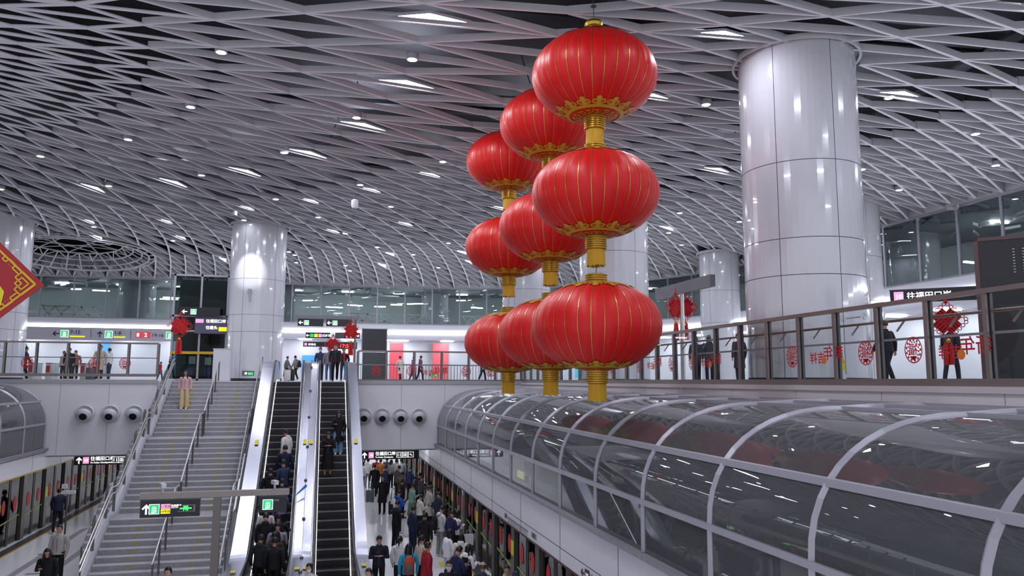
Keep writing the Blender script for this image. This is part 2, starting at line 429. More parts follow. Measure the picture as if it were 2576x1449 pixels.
for x, y, r, lb_ in ((-12.9, 59.6, 1.25, 'pale pillar behind the curtain wall on the left'), (-2.7, 59.4, .8, 'pale pillar behind the curtain wall beside the stair head pillar'), (8.9, 60.6, 1.1, 'pale pillar behind the curtain wall above the middle railing'), (27.4, 30, 1.1, 'pale pillar behind the right curtain wall')):
    m = MB(); m.lathe([(r, 4.06), (r, 6.94)], COLW, 32); tag(m.obj('corridor_pillar', loc=(x, y, 0), smooth=1), lb_, 'pillar', kind='structure')
m = MB(); TRW = mat('truss_white', 'e2e5e6', .5)
for x0, n in ((-19, 5), (-11, 3), (1, 8), (11, 4)):
    for i in range(n):
        for z in (4.1, 4.65, 5.2):
            x = x0+.85*i+(.42 if z == 4.65 else 0); o = random.uniform(-.12, .12)
            m.bar((x, 59.6, z), (x+.85, 59.6, z), .05, .07, TRW)
            for d in (-.43, .43):
                if z < 5.2: m.bar((x, 59.6, z), (x+d+o, 59.6, z+.55), .05, .07, TRW)
tag(m.obj('truss_screen'), 'white criss cross truss screen behind the curtain wall', 'screen')
# shop front under the fascia
m = MB(); S3 = far_line(2.5, 2.)
ribbon(m, S3, 0, 3.05, mat('shop_wall', 'c3c5cc', .35))
for a, b, c, d in zip(L0, L0[1:], S3[1:], S3): m.add([(a[0],a[1],3.06),(b[0],b[1],3.06),(c[0],c[1],3.06),(d[0],d[1],3.06)], [(0,1,2,3)], mat('shop_soffit', 'b4b6bc', .5))
struct(m.obj('wall_shops'), 'white shop wall set back under the fascia', 'wall')
for i, (x0, x1, z0, z1, c, e, nm, lb) in enumerate([(-9.9, -8.7, .6, 2.7, '2b6fb4', .5, 'poster', 'blue poster with a white line on the far shop wall'), (-1.2, .2, .5, 1.9, '3d86c6', .6, 'poster', 'bright blue panel behind the people at the escalator head'),
     (5.2, 6.2, .2, 2.9, 'c4404c', .3, 'poster', 'red banner panel in the shop below the fascia'), (8.4, 9.6, .2, 2.9, 'cf5a62', .3, 'poster', 'pinkish red panel right of the red banner'), (-20.4, -19.7, .3, 2.8, '4a8fd0', .8, 'poster', 'narrow blue light box at the far left shop'), (-14.6, -14.2, .3, 2.9, '5a9ad4', .8, 'poster', 'slim blue light box beside the green plant'), (14.5, 16, .6, 2.4, '7a6ad0', .6, 'poster', 'violet screen on the distant shop wall'),(18, 19.2, 0.3, 2.2, '48b8c8', .6, 'poster', 'turquoise screen on the distant shop wall')]):
    m = MB(); yy = 58.4 if x1 < 7 else 56+2.3-(18-sqrt(max(0, 324-(min(x1, 23)-6)**2)))
    m.b2((x0, yy-.06, z0), (x1, yy, z1), mat(f'poster_{c}', c, .4, emit=e*.3)); tag(m.obj(nm), lb, 'poster')
m = MB()
for x in [i*.22 for i in range(-6, 62)]: m.box((x*1.0+3.2, 52.5, .6), (.035, .035, 1.1), STEELD)
m.bar((1.6, 52.5, 1.15), (16.6, 52.5, 1.15), .06, .05, STEELD); m.bar((1.6, 52.5, .12), (16.6, 52.5, .12), .05, .05, STEELD)
tag(m.obj('barrier_fence'), 'grey barred barrier fence across the far concourse', 'fence')
# ticket gates
gx = [-19.6, -18.7, -17.8, -16.9, -16., -15.1, -14.2, -13.3, -12.4]
pr = empty('ticket_gate', (gx[0], 50, 0), 'grey steel ticket gate with red end panel on the far concourse', 'gate', 'row of ticket gates')
m = MB(); m.b2((-.12, -.8, 0), (.12, .8, .95), STEEL); m.b2((-.14, -.82, .95), (.14, .82, 1.0), STEELD); m.obj('cabinet', pr)
m = MB(); m.b2((-.1, -.815, .45), (.1, -.803, .85), mat('gate_red', 'a8323a', .5)); m.obj('end_panel', pr)
m = MB(); m.b2((.13, -.2, .3), (.4, -.17, .9), GLR); m.obj('gate_flap', pr)
for x in gx[1:]: dup(pr, (x, 50, 0), pr['label'], 'row of ticket gates')
# glazed lobby beside the stairs
lb = empty('glazed_lobby', (-6.25, 44.5, 0), 'grey glazed lobby with a yellow band between the stairs and the pillar', 'lobby')
m = MB()
for x in (-1.35, .0, 1.35):
    for y in (-.9, .9): m.box((x, y, 2.85), (.1, .1, 5.7), FRAME)
for z in (.06, 2.65, 3.45, 5.65):
    for y in (-.9, .9): m.box((0, y, z), (2.8, .1, .1), FRAME)
m.obj('lobby_frame', lb)
m = MB(); m.b2((-1.32, -.9, .1), (1.32, -.89, 5.6), glass('lobby_glass', 'a4b0ae', 1.22)); m.obj('lobby_glazing', lb)
m = MB(); m.b2((-1.4, -.98, 1.42), (1.4, -.95, 1.56), YEL); m.obj('warning_band', lb)
m = MB(); m.b2((-1.35, .7, 0), (1.35, .8, 5.6), mat('lobby_back', '5d6160', .6)); m.b2((-.5, .5, 1.7), (.4, .6, 2.6), mat('lobby_door', '33302c', .6)); m.b2((-1.3, .3, 3.7), (1.3, .6, 4.0), FRAMED); m.obj('lobby_back', lb)
m = MB()
for x, z, c in ((-.4, .5, '8a74b0'), (.5, .5, '6a6ab0'), (-.3, 1.1, 'c8d2d4'), (.5, 1.05, 'dfeeee')): m.b2((x-.16, -.87, z-.2), (x+.16, -.86, z+.2), mat('leaflet_'+c, c, .5, emit=.2))
m.obj('leaflet_display', lb)
m = MB(); m.b2((-.38, -.35, 0), (.38, .35, 1.5), WHITE); m.b2((-.4, -.37, 1.5), (.4, .37, 1.53), WHITE)
tag(m.obj('cabinet', loc=(-4.45, 38.6, 0)), 'low white cabinet at the head of the stairs beside the pillar', 'cabinet')
# green plant and panda-like seat are far behind the left railing
pl = empty('potted_plant', (-16.6, 47.8, 0), 'green bushy plant behind the left railing', 'plant')
m = MB(); m.lathe([(.2, 0), (.28, .5), (.25, .5)], WHITE, 16); m.obj('pot', pl)
m = MB()
for i in range(220):
    a, b, r = random.uniform(0, 2*pi), random.uniform(.1, 1.3), random.uniform(.2, .85)
    c = Vector((r*cos(a)*.9, r*sin(a)*.9, .7+b)); d = Vector((random.uniform(-1, 1), random.uniform(-1, 1), random.uniform(-.3, 1))).normalized()*.16; e = d.cross(Vector((0, 0, 1))).normalized()*.05
    m.add([c-d, c+e, c+d, c-e], [(0,1,2,3)], mat('leaf_green', '3c7a45', .5))
m.obj('foliage', pl)

# ------------------------------------------------------------------ staircase
ST = empty('staircase', (0, 0, 0), 'wide grey granite staircase up to the concourse', 'staircase')
SX0, SX1 = -6.3, -2.62; RI, TR = 6.1/36, .3
ny = []; y, z = 37.0, 0.
for f, (n, land) in enumerate(((13, 1.15), (13, 1.1), (10, 0))):
    for i in range(n):
        ny.append((y, z)); z -= RI
        y -= TR if i < n-1 else 0
    if land: y -= TR*0 + .0; ny.append(('land', land)); y -= land
m = MB(); y, z = 37.0, 0.; prof = []; anchors = [(37.0, 0.)]
for n, land in ((13, 1.2), (13, 1.15), (10, 0)):
    for i in range(n):
        prof.append((y, z)); z -= RI
        prof.append((y, z))
        y -= TR
        m.b2((SX0, y+TR, z), (SX1, y+TR+.02, z+RI), GRAN)               # riser
        m.b2((SX0, y if i < n-1 or not land else y-land+TR, z-.03), (SX1, y+TR+.02, z), GRAN)
        ye = y if i < n-1 or not land else y - land + TR
        if not (n == 10 and i == 9): m.b2((SX0, ye-.012, z-.035), (SX1, ye+.05, z+.004), NOSE)
        if i == n-1 and land: y = y - land + TR
    anchors.append((y+0, z))
m.b2((SX0, 36.99, -.04), (SX1, 37.6, .005), NOSE)
ZB = z; YB = y
m.obj('steps', ST)
y, z = 37.0, 0.
for n, land in ((13, 1.2), (13, 1.15), (10, 0)):
    for i in range(n):
        for xx in (-5.35, -3.5): m = MB(); m.box((xx+random.uniform(-.05, .05), y-.003, z-.09), (.17, .006, .05), mat('step_mark_yellow', 'a8a04a', .6)); m.obj('step_mark', ST)
        z -= RI; y -= TR
    y -= land-TR if land else 0

def stair_z(yy):
    """height of the nosing line below a plan position"""
    z = 0.; y0 = 37.0
    for n, land in ((13, 1.2), (13, 1.15), (10, 0)):
        y1 = y0 - n*TR
        if yy > y1: return z - max(0, y0-yy)/TR*RI
        z -= n*RI
        if land:
            y2 = y1 - (land-TR)
            if yy > y2: return z
            y0 = y2
    return z
KY = [37.3, 37.0, 33.1, 32.2, 28.3, 27.45, 24.45]
for nm, xx, w in (('left', SX0-.14, .24), ('right', SX1+.12, .2)):
    m = MB(); ks = [37.3, 37.0, 33.1, 32.2, 28.3, 27.45, 24.45]
    for a, b in zip(ks, ks[1:]):
        za, zb = stair_z(a)+.1, stair_z(b)+.1
        m.add([(xx-w/2, a, za), (xx+w/2, a, za), (xx+w/2, b, zb), (xx-w/2, b, zb), (xx-w/2, a, za-.75), (xx+w/2, a, za-.75), (xx+w/2, b, zb-.75), (xx-w/2, b, zb-.75)],
              [(0,1,2,3), (0,3,7,4), (1,5,6,2), (4,7,6,5), (3,2,6,7)], mat('stringer_white', 'b9bbc2', .35))
    m.obj('stringer', ST)
def slope_rail(x, h, r, mt, par, nm, y0=37.2, y1=24.4, posts=None, pm=None, ks=KY):
    m = MB(); pts = [(x, k, stair_z(k)+h) for k in ks if y1 <= k <= y0]
    m.tube(pts, r, mt, 8)
    return m.obj(nm, par, smooth=40)
CXH = -4.42
for seg in ((37.3, 33.25), (33.0, 28.45), (28.2, 24.3)):
    ks = [seg[0], min(seg[0], 36.9), seg[1]] if seg[0] > 37 else ([seg[0], 32.2, seg[1]] if seg[0] > 32 else [seg[0], 27.45, seg[1]])
    m = MB(); m.tube([(CXH, k, stair_z(k)+.92) for k in ks], .028, STEEL, 8)
    m.obj('handrail', ST, smooth=40)
    n = 5
    for i in range(n):
        yy = seg[0]-.1 - (seg[0]-seg[1]-.2)*i/(n-1)
        m = MB(); m.tube([(CXH, yy, stair_z(yy)-.1), (CXH, yy, stair_z(yy)+.92)], .03, STEELD, 8); m.obj('handrail_post', ST, smooth=40)
for side, xx in ((-1, SX0-.12), (1, SX1+.1)):
    pm = mat('balustrade_post', '5f6264', .35, .6)
    for h, off in ((.98, .09), (.78, .1)):
        m = MB(); m.tube([(xx-side*off, k, stair_z(k)+h) for k in KY], .026, STEEL, 8); m.obj('handrail', ST, smooth=40)
    ks = [37.1, 35.8, 34.4, 33.1, 32.2, 30.9, 29.6, 28.35, 27.4, 26.1, 24.9]
    for a, b in zip(ks, ks[1:]):
        m = MB(); za, zb = stair_z(a), stair_z(b)
        m.add([(xx-side*-.02, a-.04, za+.12), (xx+side*.02, b+.04, zb+.12), (xx+side*.02, b+.04, zb+1.1), (xx+side*.02, a-.04, za+1.1)], [(0,1,2,3)], GLR); m.obj('glass_pane', ST)
    for a in ks:
        m = MB(); m.box((xx, a, stair_z(a)+.6), (.04, .06, 1.05), pm); m.box((xx-side*.06, a, stair_z(a)+.9), (.1, .03, .03), STEEL); m.obj('balustrade_post', ST)

# ------------------------------------------------------------------ escalators
YK0, YK1 = 35., 35. + PF/T30
def esc_z(y): return 0. if y > YK0 else (PF if y < YK1 else (y-YK0)*T30)
def esc_path(h, y0=20.6, y1=37.9):
    pts = [(y0, PF+h), (YK1-.6, PF+h)]
    for i in range(7):
        t = i/6; pts.append((YK1-.5+t, PF+h+ (t*t)*.5*T30))
    for i in range(7):
        t = i/6; pts.append((YK0-.5+t, h-(1-t)**2*.5*T30))
    pts.append((y1, h)); return pts
ESCW = 1.0
STEPB = mat('step_black', '101014', .45); STEPN = mat('step_nosing', '77777d', .4, .3); PANEL = mat('inner_panel', '2f323b', .22, .3)
SKH = mat('skirt_highlight', 'ffffff', .4, emit=.9)  # metal highlight along the skirt, put in as a weak glow
def sweep(mb, pts, prof, mt):
    """prof: closed list of (x, dz); pts: (y, z)"""
    n = len(prof); vs = [(x, y, z+dz) for y, z in pts for x, dz in prof]; fs = []
    for i in range(len(pts)-1):
        for j in range(n): fs.append((i*n+j, i*n+(j+1) % n, (i+1)*n+(j+1) % n, (i+1)*n+j))
    fs += [tuple(range(n))[::-1], tuple(range((len(pts)-1)*n, len(pts)*n))]
    mb.add(vs, fs, mt)
def escalator(x0, x1, label, outer):
    rt = empty('escalator', (0, 0, 0), label, 'escalator')
    m = MB(); y = YK0
    while y > YK1 - .05:
        zt = esc_z(y-.4) if y-.4 > YK1 else PF
        za = esc_z(y)
        m.b2((x0, y-.4, zt-.05), (x1, y, zt+.0), STEPB); m.b2((x0, y-.008, zt), (x1, y+.01, za), STEPB)
        for j in range(16):
            xa = x0+.03+(x1-x0-.06)*j/16; m.b2((xa, y-.395, zt), (xa+.025, y-.01, zt+.007), STEPB)
        m.b2((x0+.02, y-.412, zt-.028), (x1-.02, y-.376, zt+.009), STEPN)
        y -= .4
    m.b2((x0, 20.4, PF), (x1, y+.0, PF+.012), STEELD); m.b2((x0, YK0, -.05), (x1, 38.4, .004), mat('comb_plate', 'a9aab2', .3, .7)); m.b2((x0+.02, YK0-.02, -.03), (x1-.02, YK0+.1, .012), mat('comb_yellow', 'b5b6be', .4, .5))
    m.obj('step_band', rt)
    for x, s in ((x0, -1), (x1, 1)):
        m = MB(); sweep(m, esc_path(0, 21.2, 37.7), [(x, -.1), (x+s*.05, -.1), (x+s*.09, .86), (x+s*.05, .86)], PANEL); m.obj('balustrade_panel', rt)
        m = MB(); sweep(m, esc_path(0, 21.2, 37.6), [(x-s*.006, .03), (x+s*.02, .03), (x+s*.02, .065), (x-s*.006, .065)], SKH); m.obj('skirt_highlight', rt)
        m = MB(); pts = [(y, z+.93) for y, z in esc_path(0, 21.1, 37.8)]
        pts = [(21.25, PF+.45), (20.9, PF+.6), (20.85, PF+.82)] + pts + [(38.05, .82), (38.0, .6), (37.7, .45)]
        m.tube([(x+s*.075, y, z) for y, z in pts], 1, mat('handrail_rubber', '15161c', .3), 8, rs=[(.045, .03)]*len(pts)); m.obj('handrail', rt, smooth=60)
        m = MB(); sweep(m, esc_path(0, 21.3, 37.6), [(x+s*.125, .86), (x+s*.15, .86), (x+s*.15, .9), (x+s*.125, .9)], MIRROR); m.obj('handrail_guide', rt)
    x, s, w = outer
    m = MB(); sweep(m, esc_path(0, 21.0, 37.6), [(x, -.35), (x+s*w, -.35), (x+s*w, .86), (x, .89)], MIRROR); m.obj('outer_deck', rt)
    return rt
e1 = escalator(-1.76, -.72, 'crowded up escalator next to the staircase, black steps between steel decks', (-1.85, -1, .5))
e2 = escalator(.12, 1.16, 'down escalator with mostly empty black steps, right of the steel deck', (1.25, 1, .4))
dk = empty('escalator_deck', (0, 0, 0), 'wide polished steel deck between the two escalators', 'escalator deck')
m = MB(); sweep(m, esc_path(0, 20.9, 37.6), [(-.555, -.3), (-.045, -.3), (-.045, .87), (-.3, .895), (-.555, .87)], MIRROR); m.obj('deck_plate', dk)
for i in range(10):
    y = 36.2-1.72*i
    m = MB(); z = esc_z(y)+.9+(.0 if YK1 < y < YK0 else 0); m.sphere((-.3, y, z+.02), (.055, .055, .05), STEELD); m.obj('anti_slide_knob', dk, smooth=60)
m = MB(); m.bar((-.3, 36.2, .905), (-.3, 35.0, .905), .012, .012, STEELD); m.bar((-.3, 35, .905), (-.3, YK1, PF+.905), .012, .012, STEELD); m.obj('centre_cable', dk)
for y in (29.6, 22.9):
    for nm, xx, par in (('left', -2.1, e1), ('mid', -.3, dk), ('right', 1.45, e2)):
        m = MB(); z = esc_z(y)+.915; q = Matrix.Rotation(atan2(T30, 1) if y > YK1 else 0, 3, 'X')
        for dx in ((-.1, .12) if nm == 'mid' else (0,)):
            m.box((xx+dx, y, z), (.13, .3, .008), mat('yellow_sticker', 'c9bd22', .5), M=q)
        m.obj('warning_sticker', par)

# ------------------------------------------------------------------ platform screen doors and glass tunnels
def arc_profile(X0, s, zb, z1, zt, rx):
    """cross section (x, z) from the sill up over the curve and along the flat top"""
    p = [(X0, zb), (X0, z1)]
    for i in range(1, 13):
        a = pi/2*i/12; e = 2/2.3
        p.append((X0+s*rx*(1-cos(a)**e), z1+(zt-z1)*sin(a)**e))
    return p
def tunnel(X0, s, zb, z1, zt, rx, flat, y0, y1, dy, up_i, label, yshift):
    rt = empty('glass_tunnel', (0, 0, 0), label, 'tunnel')
    pr = arc_profile(X0, s, zb, z1, zt, rx); full = pr + [(X0+s*(rx+flat*.5), zt+.04), (X0+s*(rx+flat), zt+.05)]
    ys = [y1 - dy*i for i in range(int((y1-y0)/dy)+1)]
    for a, b in zip(ys, ys[1:]):
        for seg in ((0, 1), (1, up_i), (up_i, len(pr)-1), (len(pr)-1, len(full)-1)):
            m = MB(); ps = full[seg[0]:seg[1]+1]; n = len(ps)
            vs = [(x, y, z) for y in (a, b) for x, z in ps]
            m.add(vs, [(i, i+1, n+i+1, n+i) if s < 0 else (i, n+i, n+i+1, i+1) for i in range(n-1)], GLT)
            m.obj('glass_pane', rt, smooth=1)
    for y in ys:
        m = MB(); m.tube([(x, y, z) for x, z in full], 1, FRAME, 4, rs=[(.045, .06)]*len(full)); m.obj('rib', rt)
    for i, w in ((1, .05), (up_i, .055), (len(pr)-1, .04), (len(full)-2, .035), (len(full)-1, .035)):
        x, z = full[i]; m = MB(); m.bar((x, y0, z), (x, y1, z), w*2, w*1.7, FRAME); m.obj('purlin', rt)
    return full
t1 = tunnel(5.5, 1, -2.855, -2.02, -.36, 2.3, 1.5, 1.0, 35.8, 2.33, 5, 'long glass half tunnel with curved ribs over the right track', 0)
t2 = tunnel(-10.93, -1, -2.775, -1.78, -.12, 2.3, 1.8, 12.0, 35.8, 2.33, 5, 'short end of the glass half tunnel over the left track', 0)
HDR = mat('header_panel', 'd2d1d8', .28)
def screen_doors(X, s, zt, zm, zb, y0, y1, label, line, right):
    rt = empty('platform_screen_doors', (0, 0, 0), label, 'platform doors')
    m = MB(); n = int((y1-y0)/2.33)
    m.b2((X-.04*s, y0, zm+.012), (X+.5*s, y1, zt), HDR); m.b2((X-.04*s, y0, zb), (X+.5*s, y1, zm-.012), HDR); m.b2((X-.03*s, y0, zb+.03), (X+.45*s, y1, zt-.02), JOINT)
    m.obj('header', rt)
    m = MB()
    for i in range(n+1): m.b2((X-.046*s, y1-i*4.66*.75, zb), (X-.036*s, y1-i*4.66*.75+.012, zt), JOINT)
    m.obj('header_joint', rt)
    m = MB(); m.b2((X-.16*s, y0, zt), (X+.5*s, y1, zt+.07), mat('sill_grey', '85848c', .6, noise=.2, scale=8)); m.obj('sill', rt)
    m = MB(); m.b2((X-.05*s, y0, zb-.05), (X+.45*s, y1, zb), line); m.obj('edge_band', rt)
    dk_ = mat('door_post', '4d4943', .4, .4)
    y = y1 - .4; i = 0
    while y > y0:
        m = MB(); m.b2((X, y-.18, PF), (X+.2*s, y+.18, zb), dk_); m.obj('door_post', rt)
        for yy, w in ((y-.75, 1.05), (y-1.85, 1.0)):
            m = MB(); m.b2((X+.08*s, yy-w/2, PF+.05), (X+.09*s, yy+w/2, zb-.02), GLD); m.obj('door_pane', rt)
            m = MB()
            for q in (-w/2+.03, w/2-.03): m.b2((X+.06*s, yy+q-.03, PF), (X+.12*s, yy+q+.03, zb), dk_)
            m.obj('door_frame', rt)
            m = MB(); m.lathe([(0.001, 0), (.17, 0)], RED, 20); o = m.obj('round_sticker', rt, loc=(X+.07*s, yy, PF+1.45)); o.rotation_euler = (0, pi/2*-s, 0); o.scale = (1.6, 1, 1)
        m = MB(); m.bar((X+.07*s, y-.2, PF+1.0), (X+.07*s, y-2.3, PF+.85), .008, .04, mat('green_line', '9fb03a', .5)); m.obj('green_stripe', rt)
        if i % 2 == 0:
            m = MB(); m.b2((X-.008*s, y-.16, PF+1.25), (X-.002*s, y+.16, PF+1.65), mat('yellow_notice', 'c8c232', .5)); m.obj('notice', rt)
        y -= 2.5; i += 1
    return rt
screen_doors(5.5, 1, -2.93, -3.72, -4.02, 9, 52, 'platform screen doors with white header below the right glass tunnel', mat('maroon_band', '4e2834', .5), True)
screen_doors(-10.93, -1, -2.85, -2.95, -3.6, 14, 52, 'platform screen doors with yellow edged header below the left glass tunnel', YEL, False)
m = MB(); m.b2((13.6, 4, PF), (13.8, 60, -1.2), mat('track_wall', '8c8c90', .6))
struct(m.obj('wall_track_right'), 'dim wall behind the right hand track', 'wall')
m = MB(); m.b2((-14.2, 8, PF), (-14.0, 60, -1.2), mat('track_wall', '8c8c90', .6))
struct(m.obj('wall_track_left'), 'dim wall behind the left hand track', 'wall')
for sx, lbx in ((6.15, 'pale train standing behind the right platform doors'), (-13.4, 'pale train standing behind the left platform doors')):
    tr = empty('train', (sx, 30, PF), lbx, 'train')
    m = MB(); m.b2((0, -16, -.2), (1.2 if sx > 0 else 1.0, 16, 2.0), mat('train_side', 'b9bdc0', .3)); m.obj('train_body', tr)
    m = MB()
    for i in range(9): m.b2((-.01 if sx > 0 else 1.0, -15+i*3.5, .8), (0. if sx > 0 else 1.01, -13.4+i*3.5, 1.7), mat('train_window', '8fa0a0', .1, emit=.25)); m.b2((-.012 if sx > 0 else 1.0, -12.9+i*3.5, .1), (0. if sx > 0 else 1.012, -11.7+i*3.5, 1.9), mat('train_door', '2e3033', .3))
    m.obj('window_band', tr)
m = MB(); m.b2((-10.85, 10, PF), (-10.5, 60, PF+.004), mat('floor_dark_band', '3a3a3e', .4)); m.b2((-10.5, 10, PF), (-10.42, 60, PF+.005), mat('floor_yellow_line', 'c58a1c', .5)); m.b2((5.0, 10, PF), (5.08, 60, PF+.005), mat('floor_yellow_line', 'c58a1c', .5)); m.b2((5.08, 10, PF), (5.45, 60, PF+.004), mat('floor_dark_band', '3a3a3e', .4))
for x, y in ((-9.4, 31), (-8.8, 28), (-9.6, 26), (-9.2, 24)): m.b2((x, y, PF), (x+.5, y+.16, PF+.004), mat('floor_slot', '6e6e74', .5))
for y in (40, 36.5, 33, 29.5, 26, 22.5): m.b2((4.15, y, PF), (4.45, y+.7, PF+.004), mat('floor_arrow', 'c4bd3a', .5))
for x in (-9.3, -8.2, -7.2): m.b2((x, 14, PF), (x+.25, 36, PF+.003), mat('floor_grey_band', '98989f', .3))
struct(m.obj('floor_markings'), 'yellow lines and dark bands along the platform edges', 'floor marking')

for a, b, w_, lb_ in (((8.5, 24.94, -3.1), (8.5, 21.6, -4.75), .3, 'polished inclined escalator deck seen through the glass tunnel'), ((8.5, 20.25, -2.9), (8.5, 19.5, -4.4), .05, 'thin bright inclined handrail seen through the glass tunnel'), ((8.9, 20.3, -3.1), (8.9, 18.2, -4.5), .3, 'second polished inclined escalator deck seen through the glass tunnel')):
    m = MB(); m.bar(a, b, w_, .12, mat('inclined_steel', 'd4d5de', .3, .7)); m.bar((a[0], a[1]+.2, a[2]-.4), (b[0], b[1]+.2, b[2]-.4), w_*1.2, .5, FRAMED); m.box((b[0], b[1]+.3, (PF+b[2])/2-.3), (.2, .3, b[2]-PF-.5), FRAMED)
    tag(m.obj('inclined_deck'), lb_, 'escalator')
m = MB(); m.b2((7.9, 29.4, -4.6), (7.95, 30.3, -3.5), mat('poster_lime', 'b8c04a', .5, emit=.6)); m.b2((7.9, 29.8, PF), (7.95, 29.9, -4.6), FRAMED)
tag(m.obj('poster_stand'), 'yellow green lit poster seen through the far end of the tunnel', 'poster')

m = MB(); m.tube([(0, 0, 0), (0, 0, 2.3)], .03, STEELD, 8); m.box((.05, -.1, 2.36), (.42, .14, .1), WHITE); m.box((-.1, -.02, 2.55), (.16, .1, .14), WHITE)
tag(m.obj('camera_post', loc=(-8.1, 29.3, PF)), 'thin post with white cameras beside the left stair balustrade', 'camera')
wc = empty('wall_camera', (-3.45, 39.56, 4.35), 'small grey camera fixed to the pillar at the head of the stairs', 'camera')
m = MB(); m.box((0, .0, .1), (.16, .12, .2), mat('camera_grey', '9a9aa2', .5)); m.obj('housing', wc)
m = MB(); m.tube([(0, -.06, .1), (.02, -.2, .0), (.06, -.22, -.45)], .05, mat('camera_grey', '9a9aa2', .5), 8); m.obj('camera_arm', wc)
ld = bpy.data.lights.new('pillar_spotlight', 'SPOT'); ld.energy = 420; ld.spot_size = R(26); ld.spot_blend = .6; ld.shadow_soft_size = .06; ld.color = (.93, .96, 1)
lo = bpy.data.objects.new('pillar_spotlight', ld); COL.objects.link(lo); lo.location = (-4.0, 36.6, 7.55)
lo.rotation_euler = (Vector((-3.5, 39.6, 5.6))-Vector(lo.location)).to_track_quat('-Z', 'Y').to_euler()
m = MB(); m.lathe([(.001, .3), (.1, .3), (.11, .12), (.1, .1)], mat('downlight_can', 'aeb0b6', .4), 16); tag(m.obj('spotlight', loc=(-4.0, 36.6, 7.5), smooth=40), 'spotlight aimed at the pillar by the stair head', 'lamp')

# ------------------------------------------------------------------ glass railings of the upper floor
RP = mat('sticker_red', 'b81a26', .5)
def railing(p0, p1, n, label, inner=False, h=1.45):
    """posts and panes from p0 to p1; the front faces -y of the local frame whose x runs from p0 to p1"""
    a, b = Vector(p0), Vector(p1); L = (b-a).length; rz = atan2(b.y-a.y, b.x-a.x)
    rt = empty('glass_railing', a, label, 'railing', rz=rz)
    m = MB(); m.b2((0, -.05, h-.075), (L, .06, h), RAILM); m.obj('top_rail', rt)
    m = MB(); m.b2((0, -.05, -.02), (L, .06, .1), RAILM); m.obj('bottom_rail', rt)
    m = MB(); m.b2((0, .035, .76), (L, .05, .8), FRAME); m.obj('middle_rail', rt)
    for i in range(n+1):
        x = L*i/n
        m = MB(); m.b2((x-.035, -.045, .08), (x+.035, .0, h-.05), RAILM); m.b2((x-.06, .02, 0), (x+.06, .07, h-.05), FRAMED if False else mat('post_back', '6d6d6d', .4, .5)); m.obj('post', rt)
        if i < n:
            m = MB(); m.add([(x+.04, -.008, .1), (x+L/n-.04, -.008, .1), (x+L/n-.04, -.008, h-.07), (x+.04, -.008, h-.07)], [(0,1,2,3)], GLR); m.obj('pane', rt)
    if inner:
        m = MB(); m.tube([(0, .16, 1.12), (L, .16, 1.12)], .025, mat('inner_handrail', '8a6f66', .35, .5), 8); m.obj('handrail', rt, smooth=40)
        for i in range(n):
            x = L*(i+.35)/n; m = MB(); m.bar((x, .05, .92), (x+.06, .16, 1.1), .03, .03, RAILM); m.obj('handrail_bracket', rt)
    return rt, L
def fu_sticker(rt, x, z, r=.2, y=-.02):
    """round paper cut: red ring with small petals and the character inside, seen from behind"""
    m = MB()
    m.lathe([(r*.9, 0), (r, 0)], RP, 28)
    for k in range(13):
        a = 2*pi*k/13+.2
        for q, s_ in ((.78, .065), (.6, .05)):
            c = (q*r*cos(a+q), q*r*sin(a+q)); m.add([(c[0]+s_*r*2*cos(t), c[1]+s_*r*2*sin(t), 0) for t in (a, a+1.6, a+3.1, a+4.7)], [(0,1,2,3)], RP)
    m.lathe([(.001, 0), (r*.3, 0)], RP, 10, c=(0, -.45*r, 0), a0=pi, a1=2*pi)
    o = m.obj('round_sticker', rt); o.location = (x, y, z); o.rotation_euler = (pi/2, 0, 0); o.scale = (1, 1.12, 1)
    text('sticker_character', '福', rt, x, z-.33*r, r*1.05, RP, y=y-.001, flip=True)
def new_year(rt, x, z, s=.3, y=-.02):
    text('sticker_lettering', '新年', rt, x+s*.42, z-s*.28, s, RP, y=y, flip=True)
    text('sticker_lettering', '吉祥', rt, x-s*1.2, z-s*.5, s*.8, RP, y=y, flip=True)
    m = MB(); m.lathe([(.001, 0), (s*.27, 0)], mat('sticker_orange', 'd8782a', .5), 14); o = m.obj('orange_dot', rt, loc=(x-s*.5, y-.002, z-s*.36)); o.rotation_euler = (pi/2, 0, 0)
rr, L = railing((9.7, 35.9, 0), (9.7, 3.5, 0), 28, 'long bronze framed glass railing with red stickers on the right concourse', True)
for yy, z in ((14.15, .57), (11.92, .57), (10.76, .58), (19.84, .55), (18.61, .57), (22.08, .53), (24.4, .53)): fu_sticker(rr, 35.9-yy, z)
for yy in (12.96, 9.63, 17.5, 20.9): new_year(rr, 35.9-yy, .58)
for yy, z in ((15.4, 1.22), (12.2, 1.24), (17.9, 1.2)):
    m = MB(); eg = mat('etch_grey', '8d9296', .6)
    for d in (-.3, .3): m.lathe([(.05, 0), (.06, 0)], eg, 14, c=(d, 0, 0)); m.bar((d-.03, -.03, 0), (d+.03, .03, 0), .012, .002, eg)
    m.b2((-.2, -.012, 0), (.2, .012, .002), eg); o = m.obj('etched_notice', rr, loc=(35.9-yy, -.02, z)); o.rotation_euler = (pi/2, 0, 0)
ra, _ = railing((-21, 36.02, .2), (-6.8, 36.02, .1), 12, 'glass railing with red stickers left of the staircase')
for x, z in ((3.4, .55), (9.15, .55), (11.7, .52), (12.9, .55)): fu_sticker(ra, x, z, .23)
for x in (6.4, 1.6): new_year(ra, x, .5, .36)
rb, _ = railing((1.75, 36.02, 0), (9.6, 36.02, 0), 6, 'glass railing between the escalators and the lanterns')
for x, z in ((.85, .5), (2.5, .5), (5.1, .5), (6.3, .5)): fu_sticker(rb, x, z, .23)
new_year(rb, 3.7, .5, .36)

